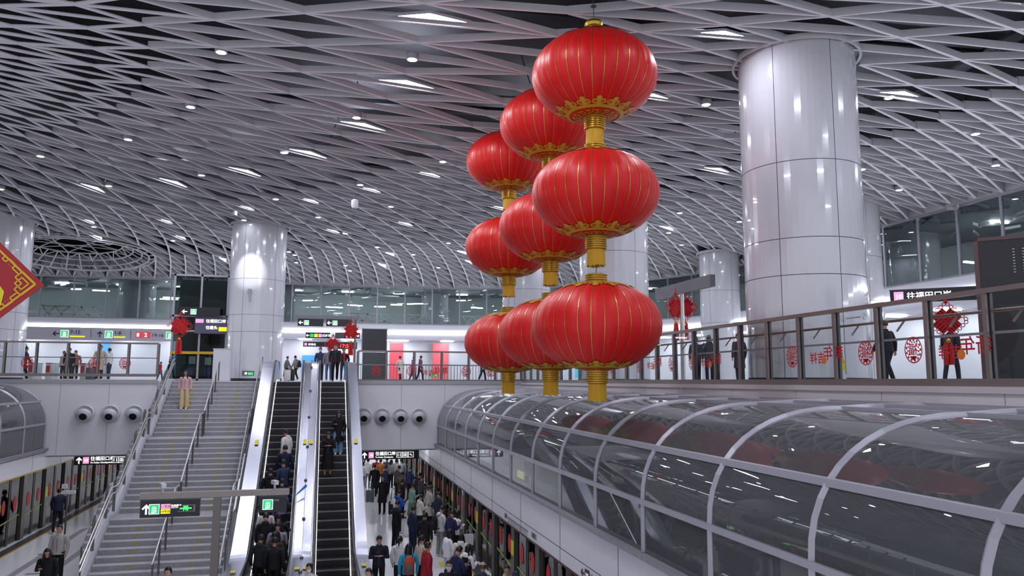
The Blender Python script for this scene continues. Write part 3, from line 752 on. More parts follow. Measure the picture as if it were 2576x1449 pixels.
# ------------------------------------------------------------------ signs
TXW = mat('sign_white', 'f2f2f4', .5, emit=.9); TXG = mat('sign_green', '18a05c', .5, emit=.7); TXB = mat('sign_black', '14151c', .35); TXP = mat('sign_pink', 'd98ab4', .5, emit=.6)
TXY = mat('sign_yellow', 'd8c818', .5, emit=.6); TXD = mat('sign_dark_text', '2a2a30', .5); TXR = mat('sign_red', 'c8424a', .5, emit=.3); LEDR = mat('led_red', 'ff2a20', .5, emit=3.); LEDG = mat('led_green', '2aff4a', .5, emit=2.5)
def rect(par, nm, x, z, w, h, mt, y=-.008):
    m = MB(); m.b2((x-w/2, y-.004, z-h/2), (x+w/2, y, z+h/2), mt); return m.obj(nm, par)
def arrow(par, x, z, s, mt, rot=0., y=-.01):
    m = MB(); c, sn = cos(rot), sin(rot)
    P = [(0, .5), (.42, .08), (.3, -.04), (.085, .17), (.085, -.5), (-.085, -.5), (-.085, .17), (-.3, -.04), (-.42, .08)]
    q = [(x+s*(a*c-b*sn), z+s*(a*sn+b*c)) for a, b in P]
    m.add([(a, y, b) for a, b in q], [(0,1,2,3), (0,3,4), (0,4,5), (0,5,6), (0,6,7,8)], mt); return m.obj('arrow', par)
def exit_icon(par, x, z, s, word=True):
    rect(par, 'icon_border', x, z, s, s, TXW); rect(par, 'exit_icon', x, z, s*.9, s*.9, TXG, -.013)
    text('icon_character', '出', par, x, z-s*(.12 if word else .3), s*(.5 if word else .75), TXW, -.019)
    if word: text('icon_word', 'EXIT', par, x, z-s*.38, s*.24, TXW, -.019)
def picto(par, x, z, s, k):
    rect(par, 'icon_border', x, z, s, s, TXW); rect(par, 'icon_field', x, z, s*.88, s*.88, TXB, -.013)
    m = MB()
    if k == 2:
        m.tube([(x-.25*s, -.02, z+.0), (x, -.02, z+.2*s), (x, -.02, z-.1*s), (x+.25*s, -.02, z-.15*s)], .06*s, TXW, 5)
    else:
        for d in ((-.2, .2) if k == 0 else (-.22, .0, .22)): m.b2((x+d*s-.06*s, -.02, z-.3*s), (x+d*s+.06*s, -.016, z+.15*s), TXW); m.sphere((x+d*s, -.018, z+.25*s), .07*s, TXW, 8, 5)
    m.obj('pictogram', par)
def sign_box(loc, w, h, label, rz=0., mt=TXB, nm='sign', d=.1):
    rt = empty(nm, loc, label, 'sign', rz=rz)
    m = MB(); m.b2((-w/2, 0, -h/2), (w/2, d, h/2), mt); m.b2((-w/2-.015, -.005, h/2), (w/2+.015, d+.005, h/2+.02), FRAMED); m.obj('sign_body', rt); return rt
for loc, w, lbx in (((-8.8, 36.8, -3.4), 2.45, 'black hanging sign to the checkpoint below the left wall edge'), ((3.42, 37.2, -3.46), 2.8, 'black hanging sign to the checkpoint below the right wall edge')):
    s = sign_box(loc, w, .4, lbx)
    arrow(s, -w*.42, 0, .28, TXW); rect(s, 'line_tag', -w*.31, 0, .24, .28, TXP); text('line_number', '10', s, -w*.31, -.06, .17, TXW, -.016)
    text('lettering', '往福田口岸', s, -w*.24, .0, .19, TXW, align='LEFT'); text('lettering', 'To Futian Checkpoint', s, -w*.24, -.13, .095, TXW, align='LEFT')
    for i, k in enumerate((0, 1, 2)): picto(s, w*(.16+.1*i), 0, .26, k)
    m = MB()
    for x in (-w*.3, w*.3): m.bar((x, .05, .2), (x, .05, .42), .03, .03, STEELD)
    m.obj('hanger', s)
# T shaped post with two hanging signs
kp = empty('sign_post', (-2.34, 20.7, PF), 'brown grey steel T post standing in front of the stair foot', 'post')
m = MB(); m.b2((-.09, -.07, 0), (.09, .07, 3.27), mat('post_taupe', '6f6a66', .4, .4)); m.obj('post', kp)
m = MB(); m.b2((-1.78, -.08, 3.25), (1.72, .08, 3.39), mat('beam_taupe', '8d8782', .4, .4)); m.obj('beam', kp)
s = sign_box((-3.42, 20.66, -3.1), 1.36, .4, 'black hanging exit sign with line tags in front of the stairs')
arrow(s, -.54, 0, .24, TXW); exit_icon(s, -.36, 0, .24)
rect(s, 'line_tag', -.1, .06, .22, .11, TXP); rect(s, 'line_tag', -.1, -.06, .22, .11, TXY); text('line_number', '11号线', s, -.1, .03, .075, TXD, -.016); text('line_number', '14号线', s, -.1, -.09, .075, TXD, -.016)
text('lettering', '往岗厦北', s, .02, .05, .06, TXW, align='LEFT'); text('lettering', 'Gangxia North', s, .02, .015, .028, TXW, align='LEFT')
rect(s, 'led_frame', .38, 0, .4, .17, STEELD); rect(s, 'led_panel', .36, 0, .35, .13, TXB, -.013); text('led_lettering', '闸', s, .36, -.045, .13, LEDG, -.02); rect(s, 'led_bar', .26, .0, .07, .03, LEDG, -.016); rect(s, 'led_bar', .46, .0, .07, .03, LEDG, -.016)
s = sign_box((-1.0, 20.66, -3.08), .66, .38, 'small black hanging sign with a bright green exit square')
exit_icon(s, -.13, 0, .25); rect(s, 'dim_text', .08, .1, .12, .04, mat('dim_letters', '77787c', .5))
for x, lbx in ((-3.62, 'pale security camera on the beam above the stair sign'), (-.98, 'pale security camera on the beam above the green exit square')):
    c = empty('security_camera', (x, 20.7, -2.71), lbx, 'camera')
    m = MB(); m.tube([(0, 0, 0), (0, 0, .12)], .03, WHITE, 8); m.obj('bracket', c)
    m = MB(); m.box((0, -.02, .17), (.11, .26, .1), WHITE, rz=.4); m.obj('camera_body', c)
m = MB(); m.sphere((0, 0, .03), (.125, .125, .06), WHITE, 16, 10); m.tube([(0, 0, .06), (0, 0, .25)], .03, FRAMED, 8); m.lathe([(.125, .03), (.125, -.16), (.09, -.24), (.001, -.25)], WHITE, 16)
tag(m.obj('dome_camera', loc=(1.06, 27.2, 6.4), smooth=40), 'white dome camera hanging under the middle of the ceiling', 'camera')
# white way-finding band left, under the fascia
s = sign_box((-13.1, 55.7, 3.05), 12.0, .8, 'white way finding band with exit numbers under the left fascia', mt=mat('band_white', 'c6c5cf', .4), d=.2)
B_ = lambda p: (p-286)/37.4
def band_text(body, p, z, size): return text('lettering', body, s, B_(p), z, size, TXD, align='LEFT')
arrow(s, B_(148), 0, .42, TXD, pi/2); exit_icon(s, B_(167), 0, .46); band_text('7-15', 179, .0, .34); rect(s, 'yellow_note', B_(196), -.17, .9, .08, TXY)
rect(s, 'divider', B_(226), 0, .025, .55, TXD); arrow(s, B_(246), 0, .42, TXD); exit_icon(s, B_(266), 0, .46); band_text('1-6', 278, .0, .34); rect(s, 'yellow_note', B_(291), -.17, .7, .08, TXY)
rect(s, 'divider', B_(316), 0, .025, .55, TXD); rect(s, 'line_tag', B_(336), 0, .44, .42, TXR); rect(s, 'line_tag', B_(354), 0, .44, .42, TXR)
text('line_number', '8', s, B_(333), -.12, .36, TXW, -.016); text('line_number', '2', s, B_(351), -.12, .36, TXW, -.016); band_text('19-16', 365, -.12, .32); exit_icon(s, B_(407), 0, .46); arrow(s, B_(425), 0, .42, TXD, -pi/2)
# small signs above the landing
def small_sign(x0, x1, z0, z1, y, lbx, kind):
    w, h = x1-x0, z1-z0; s = sign_box(((x0+x1)/2, y, (z0+z1)/2), w, h, lbx)
    if kind == 'arrow_exit': arrow(s, -w*.38, 0, h*.62, TXW, pi/2); exit_icon(s, -w*.16, 0, h*.66, False)
    return s, w, h
small_sign(-7.2, -5.2, 3.42, 3.85, 43.0, 'black exit sign with left arrow on the glazed lobby', 'arrow_exit')
small_sign(-1.25, .18, 3.15, 3.55, 45.2, 'upper black exit sign with left arrow above the escalators', 'arrow_exit')
small_sign(.34, 1.78, 3.15, 3.55, 45.0, 'second black exit sign with left arrow, beside the red knot', 'arrow_exit')
bm = MB(); bm.b2((-1.4, 45.1, 3.58), (2.2, 45.25, 3.78), mat('beam_grey', '77777c', .4, .3)); bm.tube([(2.0, 45.2, 0), (2.0, 45.2, 3.6)], .07, STEELD, 8)
tag(bm.obj('sign_gantry'), 'grey gantry beam carrying the two exit signs over the escalators', 'gantry')
s, w, h = small_sign(-.82, .62, 2.58, 2.9, 47.3, 'black sign with green, yellow and pink line tags', '')
arrow(s, -.6, 0, .2, TXW, pi/2)
for i, c in enumerate((TXG, TXY, TXP)): rect(s, 'line_tag', -.36+.24*i, 0, .2, .2, c)
text('lettering', '红树湾', s, .25, -.06, .17, TXW, align='LEFT')
s, w, h = small_sign(.9, 2.36, 2.58, 2.9, 47.0, 'grey and pink direction sign half behind the red knot', '')
rect(s, 'grey_field', -.45, 0, .5, .26, mat('grey_field', '55565c', .5)); rect(s, 'line_tag', .0, 0, .2, .22, TXP); rect(s, 'line_tag', .24, 0, .2, .22, TXP); arrow(s, .6, 0, .2, TXW, -pi/2)
s, w, h = small_sign(-.95, 1.04, 2.08, 2.36, 47.6, 'wide black sign with small white lettering above the heads', '')
rect(s, 'line_tag', -.85, 0, .16, .16, TXP); text('lettering', '机场北', s, -.7, -.06, .15, TXW, align='LEFT')
s, w, h = small_sign(1.06, 2.22, 1.94, 2.34, 47.1, 'red digital clock display at the escalator head', '')
text('digits', '17:58', s, -.12, -.12, .32, LEDR)
s, w, h = small_sign(13.8, 15.8, 2.1, 2.42, 15.9, 'black checkpoint sign just above the right railing', '')
s.rotation_euler = (0, 0, -.75); s.location = (14.9, 15.75, 2.22); rect(s, 'line_tag', -.8, 0, .22, .24, TXP); text('line_number', '10', s, -.8, -.06, .16, TXW, -.016); text('lettering', '往福田口岸', s, -.62, -.07, .2, TXW, align='LEFT')
s, w, h = small_sign(-.27, .27, -.09, .09, 39.55, 'little green emergency sign low on the pillar by the stairs', '')
s.location = (-3.35, 39.58, .38); rect(s, 'pane', .0, 0, .5, .15, mat('exit_back', '5a6e64', .4)); rect(s, 'running_person', -.1, 0, .1, .1, TXW, -.016); text('lettering', '出口', s, .12, -.05, .12, LEDG, -.016)
s, w, h = small_sign(6.4, 6.85, .3, .48, 45, 'little green exit sign behind the middle railing', ''); rect(s, 'lit_panel', 0, 0, .4, .14, TXG)
s = sign_box((-5.0, 43.4, 2.55), 1.7, .9, 'violet grey notice board with pink line tags on the lobby', mt=mat('notice_violet', '5a566c', .5)); s.location = (-5.6, 43.2, 2.95)
rect(s, 'line_tag', -.62, .22, .4, .2, TXP); text('lettering', '往福田口岸', s, -.3, .15, .2, TXW, align='LEFT'); text('lettering', '往碧头', s, -.3, -.2, .2, TXW, align='LEFT'); rect(s, 'yellow_icons', .55, -.2, .4, .22, TXY)
# lettering on the right header, rotated to face the platform
hs = empty('header_lettering', (5.45, 14.6, -3.9), 'line number and station lettering printed on the right header', 'lettering', rz=-pi/2)
arrow(hs, -.9, 0, .22, TXD, pi/2, -.004); rect(hs, 'line_tag', -.62, 0, .26, .24, mat('tag_maroon', '4a2434', .5), -.002); text('line_number', '11', hs, -.62, -.07, .18, TXW, -.008)
text('lettering', '往碧头', hs, -.4, -.02, .14, TXD, -.004, 'LEFT'); text('lettering', 'To Bitou', hs, -.4, -.11, .07, TXD, -.004, 'LEFT')
text('lettering', '岗厦北', hs, -4.6, -.02, .15, TXD, -.004); text('lettering', '福田', hs, -7.6, -.02, .15, TXD, -.004); text('lettering', '车公庙', hs, 2.4, -.02, .15, TXD, -.004)
m = MB(); m.b2((-7.4, -.004, .03), (-5.2, 0, .045), TXD)
for i in range(12): m.b2((-7.3+i*.18, -.004, -.1), (-7.28+i*.18, 0, .02), TXD)
m.obj('route_map', hs)

ps_ = empty('pillar_notice', (11.08, 14.47, 0), 'yellow warning notice low on the thick white pillar', 'notice', rz=-.15)
m = MB(); m.b2((-.07, -.1, .3), (.07, -.09, .42), mat('yellow_notice', 'c8c232', .5)); m.b2((-.08, -.1, .02), (.08, -.09, .22), WHITE); m.prism([(-.09, .44), (.09, .44), (0, .6)], .01, YEL, Matrix.Translation((0, -.095, 0))); m.obj('notice_plate', ps_)
# ------------------------------------------------------------------ boards, beams and screens on the upper floor
kb = empty('information_kiosk', (2.6, 37.7, 0), 'dark grey information screen on a stand behind the middle railing', 'screen')
m = MB(); m.b2((-.58, 0, 1.45), (.58, .12, 2.55), mat('screen_dark', '35363c', .25)); m.obj('screen', kb)
m = MB(); m.b2((-.62, -.01, 1.42), (-.58, .14, 2.58), FRAME); m.b2((.58, -.01, 1.42), (.62, .14, 2.58), FRAME); m.b2((-.62, -.01, 2.55), (.62, .14, 2.59), FRAME); m.obj('screen_frame', kb)
m = MB(); m.b2((-.55, .02, 0), (.55, .1, 1.42), mat('kiosk_base', '4e5356', .3)); m.obj('stand', kb)
bd = empty('display_board', (11.15, 10.75, 0), 'large dark display board with brown frame at the right edge', 'screen', rz=-.79)
m = MB(); m.b2((0, 0, -.0), (4.2, .1, 2.5), mat('board_dark', '17161b', .35)); m.obj('board_panel', bd)
m = MB(); m.b2((-.07, -.02, 0), (0, .13, 2.56), mat('board_frame', '5b4545', .4, .3)); m.b2((-.07, -.02, 2.5), (4.2, .13, 2.56), mat('board_frame', '5b4545', .4, .3)); m.obj('board_frame', bd)
m = MB()
for i in range(4):
    for j in range(9): m.b2((.5+i*.14, -.004, 1.92+j*.05), (.53+i*.14, 0, 1.93+j*.05), mat('led_dot', '9aa0a8', .5, emit=.3))
m.obj('led_dots', bd)
bs = empty('beam_sign', (10.32, 20.3, 0), 'blank dark grey beam sign on a post beside the red knots', 'sign', rz=-pi/2)
m = MB(); m.b2((-1.75, -.08, 2.62), (1.75, .08, 2.95), mat('beam_sign_grey', '606168', .45)); m.obj('sign_body', bs)
m = MB(); m.tube([(-.1, 0, 0), (-.1, 0, 2.65)], .07, STEEL, 10); m.obj('post', bs, smooth=40)

# ------------------------------------------------------------------ round air nozzles on the far wall
NZ = [(-9.47, -1.37), (-8.49, -1.38), (-7.56, -1.38), (2.07, -1.55), (2.9, -1.56), (3.74, -1.57), (4.59, -1.58)]
NL = ['leftmost round air nozzle on the wall beside the left tunnel', 'round air nozzle in the middle of the three left of the stairs', 'round air nozzle right beside the stair balustrade',
      'round air nozzle closest to the escalator deck', 'second round air nozzle from the escalator deck', 'third round air nozzle from the escalator deck', 'round air nozzle closest to the right tunnel']
pr = empty('air_nozzle', (NZ[0][0], 35.82, NZ[0][1]), NL[0], 'vent', 'round air nozzles on the far wall')
QX = Matrix.Rotation(pi/2, 4, 'X')
m = MB(); m.lathe([(.36, -.11), (.37, .05), (.33, .08), (.3, .06), (.001, .05)], WHITE, 32); o = m.obj('flange', pr, smooth=40); o.rotation_euler = (pi/2, 0, 0)
m = MB(); m.lathe([(.26, .08), (.3, .14), (.285, .21), (.23, .28), (.14, .32)], mat('nozzle_ball', 'c3c3c9', .4), 32); o = m.obj('nozzle_ball', pr, smooth=40); o.rotation_euler = (pi/2+.42, 0, 0)
m = MB(); m.lathe([(.16, .312), (.15, .328), (.13, .22), (.001, .2)], mat('nozzle_mouth', '0c0c0f', .6), 28); o = m.obj('nozzle_mouth', pr, smooth=40); o.rotation_euler = (pi/2+.42, 0, 0)
for (x, z), lbx in zip(NZ[1:], NL[1:]): dup(pr, (x, 35.82, z), lbx, 'round air nozzles on the far wall')

# ------------------------------------------------------------------ lanterns
LR = mat('lantern_silk', 'c40c10', .45, spec=.35)
LG_ = mat('lantern_gold', 'c49a3a', .3, .8); LY = mat('tassel_yellow', 'c2930c', .6, noise=.18, scale=60); LP = mat('lantern_print', 'b8952a', .5, .15)
RX, RZ = 1.31, .89
def lprof(t):          # t from -1 (bottom) to 1 (top): radius and height of the silk body
    a = t*R(81.5); return (RX*cos(a)**.94, RZ*sin(a)/sin(R(81.5)))
def surf(r, top=False):
    """point of the profile at radius r on the lower (or upper) half"""
    a = math.acos(min(1, (r/RX)**(1/.94))); return (1 if top else -1)*RZ*sin(a)/sin(R(81.5))
def make_lantern():
    rt = empty('lantern', (0, 0, 0), 'red lantern', 'lantern', 'strings of big red lanterns')
    m = MB(); NA, NP = 32, 26; prof = [lprof(-1+2*i/NP) for i in range(NP+1)]
    vs = []; fs = []; NN = NA*4
    for r, z in prof:
        for j in range(NN):
            q = abs((j % 4)-0); w = (0, .6, 1., .6)[j % 4]; rr = r*(1-.012*(1-w)); a = 2*pi*j/NN; vs.append((rr*cos(a), rr*sin(a), z))
    for i in range(NP):
        for j in range(NN): fs.append((i*NN+j, i*NN+(j+1) % NN, (i+1)*NN+(j+1) % NN, (i+1)*NN+j))
    m.add(vs, fs, LR); m.obj('silk_body', rt, smooth=1)
    m = MB()
    for j in range(NA):
        a = 2*pi*j/NA; e = .006
        ps = [lprof(-.97+1.94*i/28) for i in range(29)]
        vs = []
        for r, z in ps:
            for d in (-e, e): vs.append(((r*.988+.012)*cos(a)-d*sin(a), (r*.988+.012)*sin(a)+d*cos(a), z*1.002))
        m.add(vs, [(2*i, 2*i+1, 2*i+3, 2*i+2) for i in range(28)], LG_)
    m.obj('gold_piping', rt)
    def patch(mb, ra, rb, a0, a1, top, n=6, mt=LP, off=.012):
        vs = []
        for i in range(n+1):
            a = a0+(a1-a0)*i/n
            for r in (ra, rb): z = surf(r, top); vs.append((r*cos(a)*(1+off*.4), r*sin(a)*(1+off*.4), z+(off if top else -off)))
        mb.add(vs, [(2*i, 2*i+1, 2*i+3, 2*i+2) if top else (2*i, 2*i+2, 2*i+3, 2*i+1) for i in range(n)], mt)
    def blob(mb, rc, ac, s, top, mt=LP, off=.012, n=9):
        vs = []
        for i in range(n):
            t = 2*pi*i/n; r = rc+s*cos(t); a = ac+s*sin(t)/rc; z = surf(r, top); vs.append((r*cos(a)*(1+off*.4), r*sin(a)*(1+off*.4), z+(off if top else -off)))
        mb.add(vs, [tuple(range(n)) if top else tuple(range(n))[::-1]], mt)
    for top in (False, True):
        m = MB(); k = 14
        patch(m, .19, .25, 0, 2*pi, top, 60); patch(m, .52, .61, 0, 2*pi, top, 60)
        for i in range(k):
            a = 2*pi*i/k; w = 2*pi/k
            # cloud heads
            blob(m, .69, a-w*.24, .072, top); blob(m, .69, a+w*.24, .072, top); blob(m, .775, a, .058, top); patch(m, .58, .72, a-w*.2, a+w*.2, top, 3)
            blob(m, .69, a-w*.24, .036, top, LR, .016); blob(m, .69, a+w*.24, .036, top, LR, .016); blob(m, .69, a-w*.24, .016, top, LP, .019); blob(m, .69, a+w*.24, .016, top, LP, .019)
            # key pattern
            patch(m, .28, .31, a-w*.42, a+w*.42, top, 3); patch(m, .31, .42, a-w*.06, a+w*.06, top, 2); patch(m, .42, .45, a-w*.3, a+w*.3, top, 3)
            patch(m, .34, .45, a+w*.43, a+w*.5, top, 1); patch(m, .34, .37, a+w*.2, a+w*.5, top, 2)
        m.obj('gold_cloud_trim', rt)
    m = MB(); pr_ = []
    for i in range(6):
        z = -RZ-.0-.045*i; pr_ += [(.2, z), (.225, z-.012), (.225, z-.028), (.2, z-.04)]
    m.lathe(pr_, LG_, 32); m.lathe([(.001, -RZ-.27), (.2, -RZ-.27)], LG_, 24); m.obj('lower_collar', rt, smooth=35)
    m = MB(); pr_ = []
    for i in range(4):
        z = RZ-.02+.045*i; pr_ += [(.2, z), (.225, z+.012), (.225, z+.028), (.2, z+.04)]
    m.lathe(pr_ + [(.001, pr_[-1][1])], LG_, 32); m.obj('upper_collar', rt, smooth=35)
    m = MB(); n = 96; vs = []; rs = random.Random(3)
    jag = [rs.uniform(0, .05) for _ in range(n)]
    for i, (z, r) in enumerate(((-RZ-.25, .176), (-RZ-.4, .18), (-RZ-.5, .185), (-RZ-.58, .19))):
        for j in range(n):
            q = r*(1+.022*(j % 2)-.012*((j*7) % 5)/4); vs.append((q*cos(2*pi*j/n), q*sin(2*pi*j/n), z-(jag[j] if i == 3 else 0)))
    m.add(vs, [(i*n+j, i*n+(j+1) % n, (i+1)*n+(j+1) % n, (i+1)*n+j)[::-1] for i in range(3) for j in range(n)], LY)
    m.obj('tassel', rt)
    m = MB(); m.tube([(0, 0, RZ+.1), (0, 0, RZ+.42)], .008, STEELD, 6); m.obj('hanging_wire', rt)
    return rt
ORD = ['front string', 'middle string', 'rear string']; VER = ['top', 'middle', 'lowest']
first = make_lantern(); used = False; TOPS = []
for i, (x, y, zs) in enumerate(((5.4, 14.4, (6.38, 3.86, 1.15)), (5.6, 18.2, (6.62, 3.93, 1.2)), (5.42, 21.85, (6.66, 4.03, 1.18)))):
    for j, z in enumerate(zs):
        lbx = f'{VER[j]} big red lantern of the {["nearest, largest looking", "second, half covered", "farthest, smallest looking"][i]} hanging string of three'
        if not used: first.location = (x, y, z); first['label'] = lbx; used = True; L_ = first
        else: L_ = dup(first, (x, y, z), lbx, 'strings of big red lanterns', rz=.37*(i+j))
        if j == 0: TOPS.append(L_)
for L_ in TOPS:
    m = MB(); h_ = HC-L_.location.z; m.tube([(0, 0, RZ+.3), (0, 0, h_+.2)], .009, STEELD, 6); m.lathe([(.001, h_-.02), (.06, h_-.02), (.06, h_), (.001, h_)], FRAMED, 12); m.obj('suspension_cable', L_)
    m = MB(); m.lathe([(.18, RZ+.1), (.2, RZ+.16), (.18, RZ+.2), (.2, RZ+.26), (.17, RZ+.32), (.001, RZ+.32)], LG_, 28); m.obj('crown_ring', L_, smooth=35)
# ------------------------------------------------------------------ red knots
KN = mat('knot_red', 'b80c14', .6, noise=.15, scale=40)
def knot(loc, s, label, rz=0.):
    rt = empty('chinese_knot', loc, label, 'decoration', 'red hanging knots', rz=rz)
    m = MB()
    for i in range(-4, 5):
        for sg in (1, -1):
            c = Vector((i*.11*s, -.02*sg*(1 if i % 2 else -1), sg*i*.11*s)); d = Vector((1, 0, -sg)).normalized()*(.62*s)
            m.tube([c*.5-d*1.0+Vector((0, 0, 0)), c*.5+d], .055*s, KN, 6)
    m.obj('knot_panel', rt)
    m = MB()
    for e in range(4):
        for i in range(6):
            t = (i+.5)/6; A = [(0, .9), (.9, 0), (0, -.9), (-.9, 0), (0, .9)]
            p = ((A[e][0]*(1-t)+A[e+1][0]*t)*s, (A[e][1]*(1-t)+A[e+1][1]*t)*s); n = Vector((p[0], p[1])).normalized()
            q = [Vector((p[0]+.09*s*cos(a)+n.x*.06*s, 0, p[1]+.09*s*sin(a)+n.y*.06*s)) for a in [2*pi*k/10 for k in range(11)]]
            m.tube(q, .022*s, KN, 5, False)
    m.obj('loops', rt)
    m = MB(); m.tube([(0, 0, .9*s), (0, 0, 1.35*s)], .03*s, KN, 6); m.sphere((0, 0, 1.0*s), .1*s, KN); m.obj('hanging_cord', rt)
    m = MB(); m.sphere((0, 0, -1.05*s), (.12*s, .12*s, .14*s), LG_); 
    for x in (-.1, .1): m.tube([(x*s, 0, -1.1*s), (x*s, 0, -1.3*s), (x*s*1.2, 0, -2.3*s)], .1*s, KN, 10, rs=[.05*s, .1*s, .13*s])
    m.obj('tassel', rt); return rt
knot((-6.25, 37.6, 2.5), .56, 'red knot hanging in front of the glazed lobby beside the stairs')
knot((1.46, 37.3, 2.4), .5, 'red knot hanging right above the escalator head')
knot((.66, 39.4, 1.86), .44, 'red knot partly hidden by the people at the escalator head')
knot((10.1, 20.35, 2.2), .42, 'front red knot on the post under the grey beam sign', .35)
knot((10.6, 20.75, 2.25), .42, 'second red knot on the post under the grey beam sign, seen edge on', -.9)
knot((11.5, 11.9, 1.2), .36, 'red knot seen through the right railing near the display board', -.6)
# red diamond banner at the left
dm = empty('festive_banner', (-4.53, 10.25, 1.2), 'large red diamond banner with gold key border at the left edge', 'banner', rz=.22)
hd = 1.22
m = MB(); m.prism([(hd, 0), (0, hd), (-hd, 0), (0, -hd)], .04, mat('banner_red', '96101a', .5)); m.obj('banner_board', dm)
GB = mat('banner_gold', 'd0a414', .5)
m = MB()
for sx in (1, -1):
    for sz in (1, -1):
        m.bar((sx*(hd-.1), -.024, sz*.0), (0, -.024, sz*(hd-.1)), .006, .022, GB, up=(sx, 0, sz))
        for i in range(44):
            t = (i+.5)/44; q = hd-.16
            m.box((sx*q*(1-t), -.024, sz*q*t), (.009, .006, .009), GB)
def keyline(mb, pts):
    for a, b in zip(pts, pts[1:]): mb.bar((a[0], -.026, a[1]), (b[0], -.026, b[1]), .008, .016, GB, up=(b[1]-a[1], 0, a[0]-b[0]))
u = .052
for sx in (1, -1):
    f = lambda a, b: (sx*(hd-.09-(a+b)*u*.707), (a-b)*u*.707)
    keyline(m, [f(*p) for p in ((0,0),(4,0),(4,2),(2,2),(2,4),(0,4),(0,0))]); keyline(m, [f(*p) for p in ((1,1),(3,1),(3,3),(1,3),(1,1))])
    keyline(m, [f(*p) for p in ((4,1),(6,1),(6,0),(8,0),(8,1),(9,1),(9,0))]); keyline(m, [f(*p) for p in ((1,4),(1,6),(0,6),(0,8),(1,8),(1,9),(0,9))])
m.obj('gold_border', dm)
m = MB(); m.prism([(-.1, .35), (.3, .3), (.52, .2), (.62, .05), (.6, -.1), (.5, -.3), (.35, -.5), (.2, -.5), (.1, -.2), (-.1, .0)], .006, mat('banner_yellow', 'd2c014', .5), Matrix.Translation((.19, -.026, -.16))); m.obj('character_stroke', dm)
m = MB()
for sx in (-.04, .04): m.tube([(sx, 0, hd-.06), (sx, 0, 6.7)], .006, STEELD, 6)
m.obj('hanging_wire', dm)
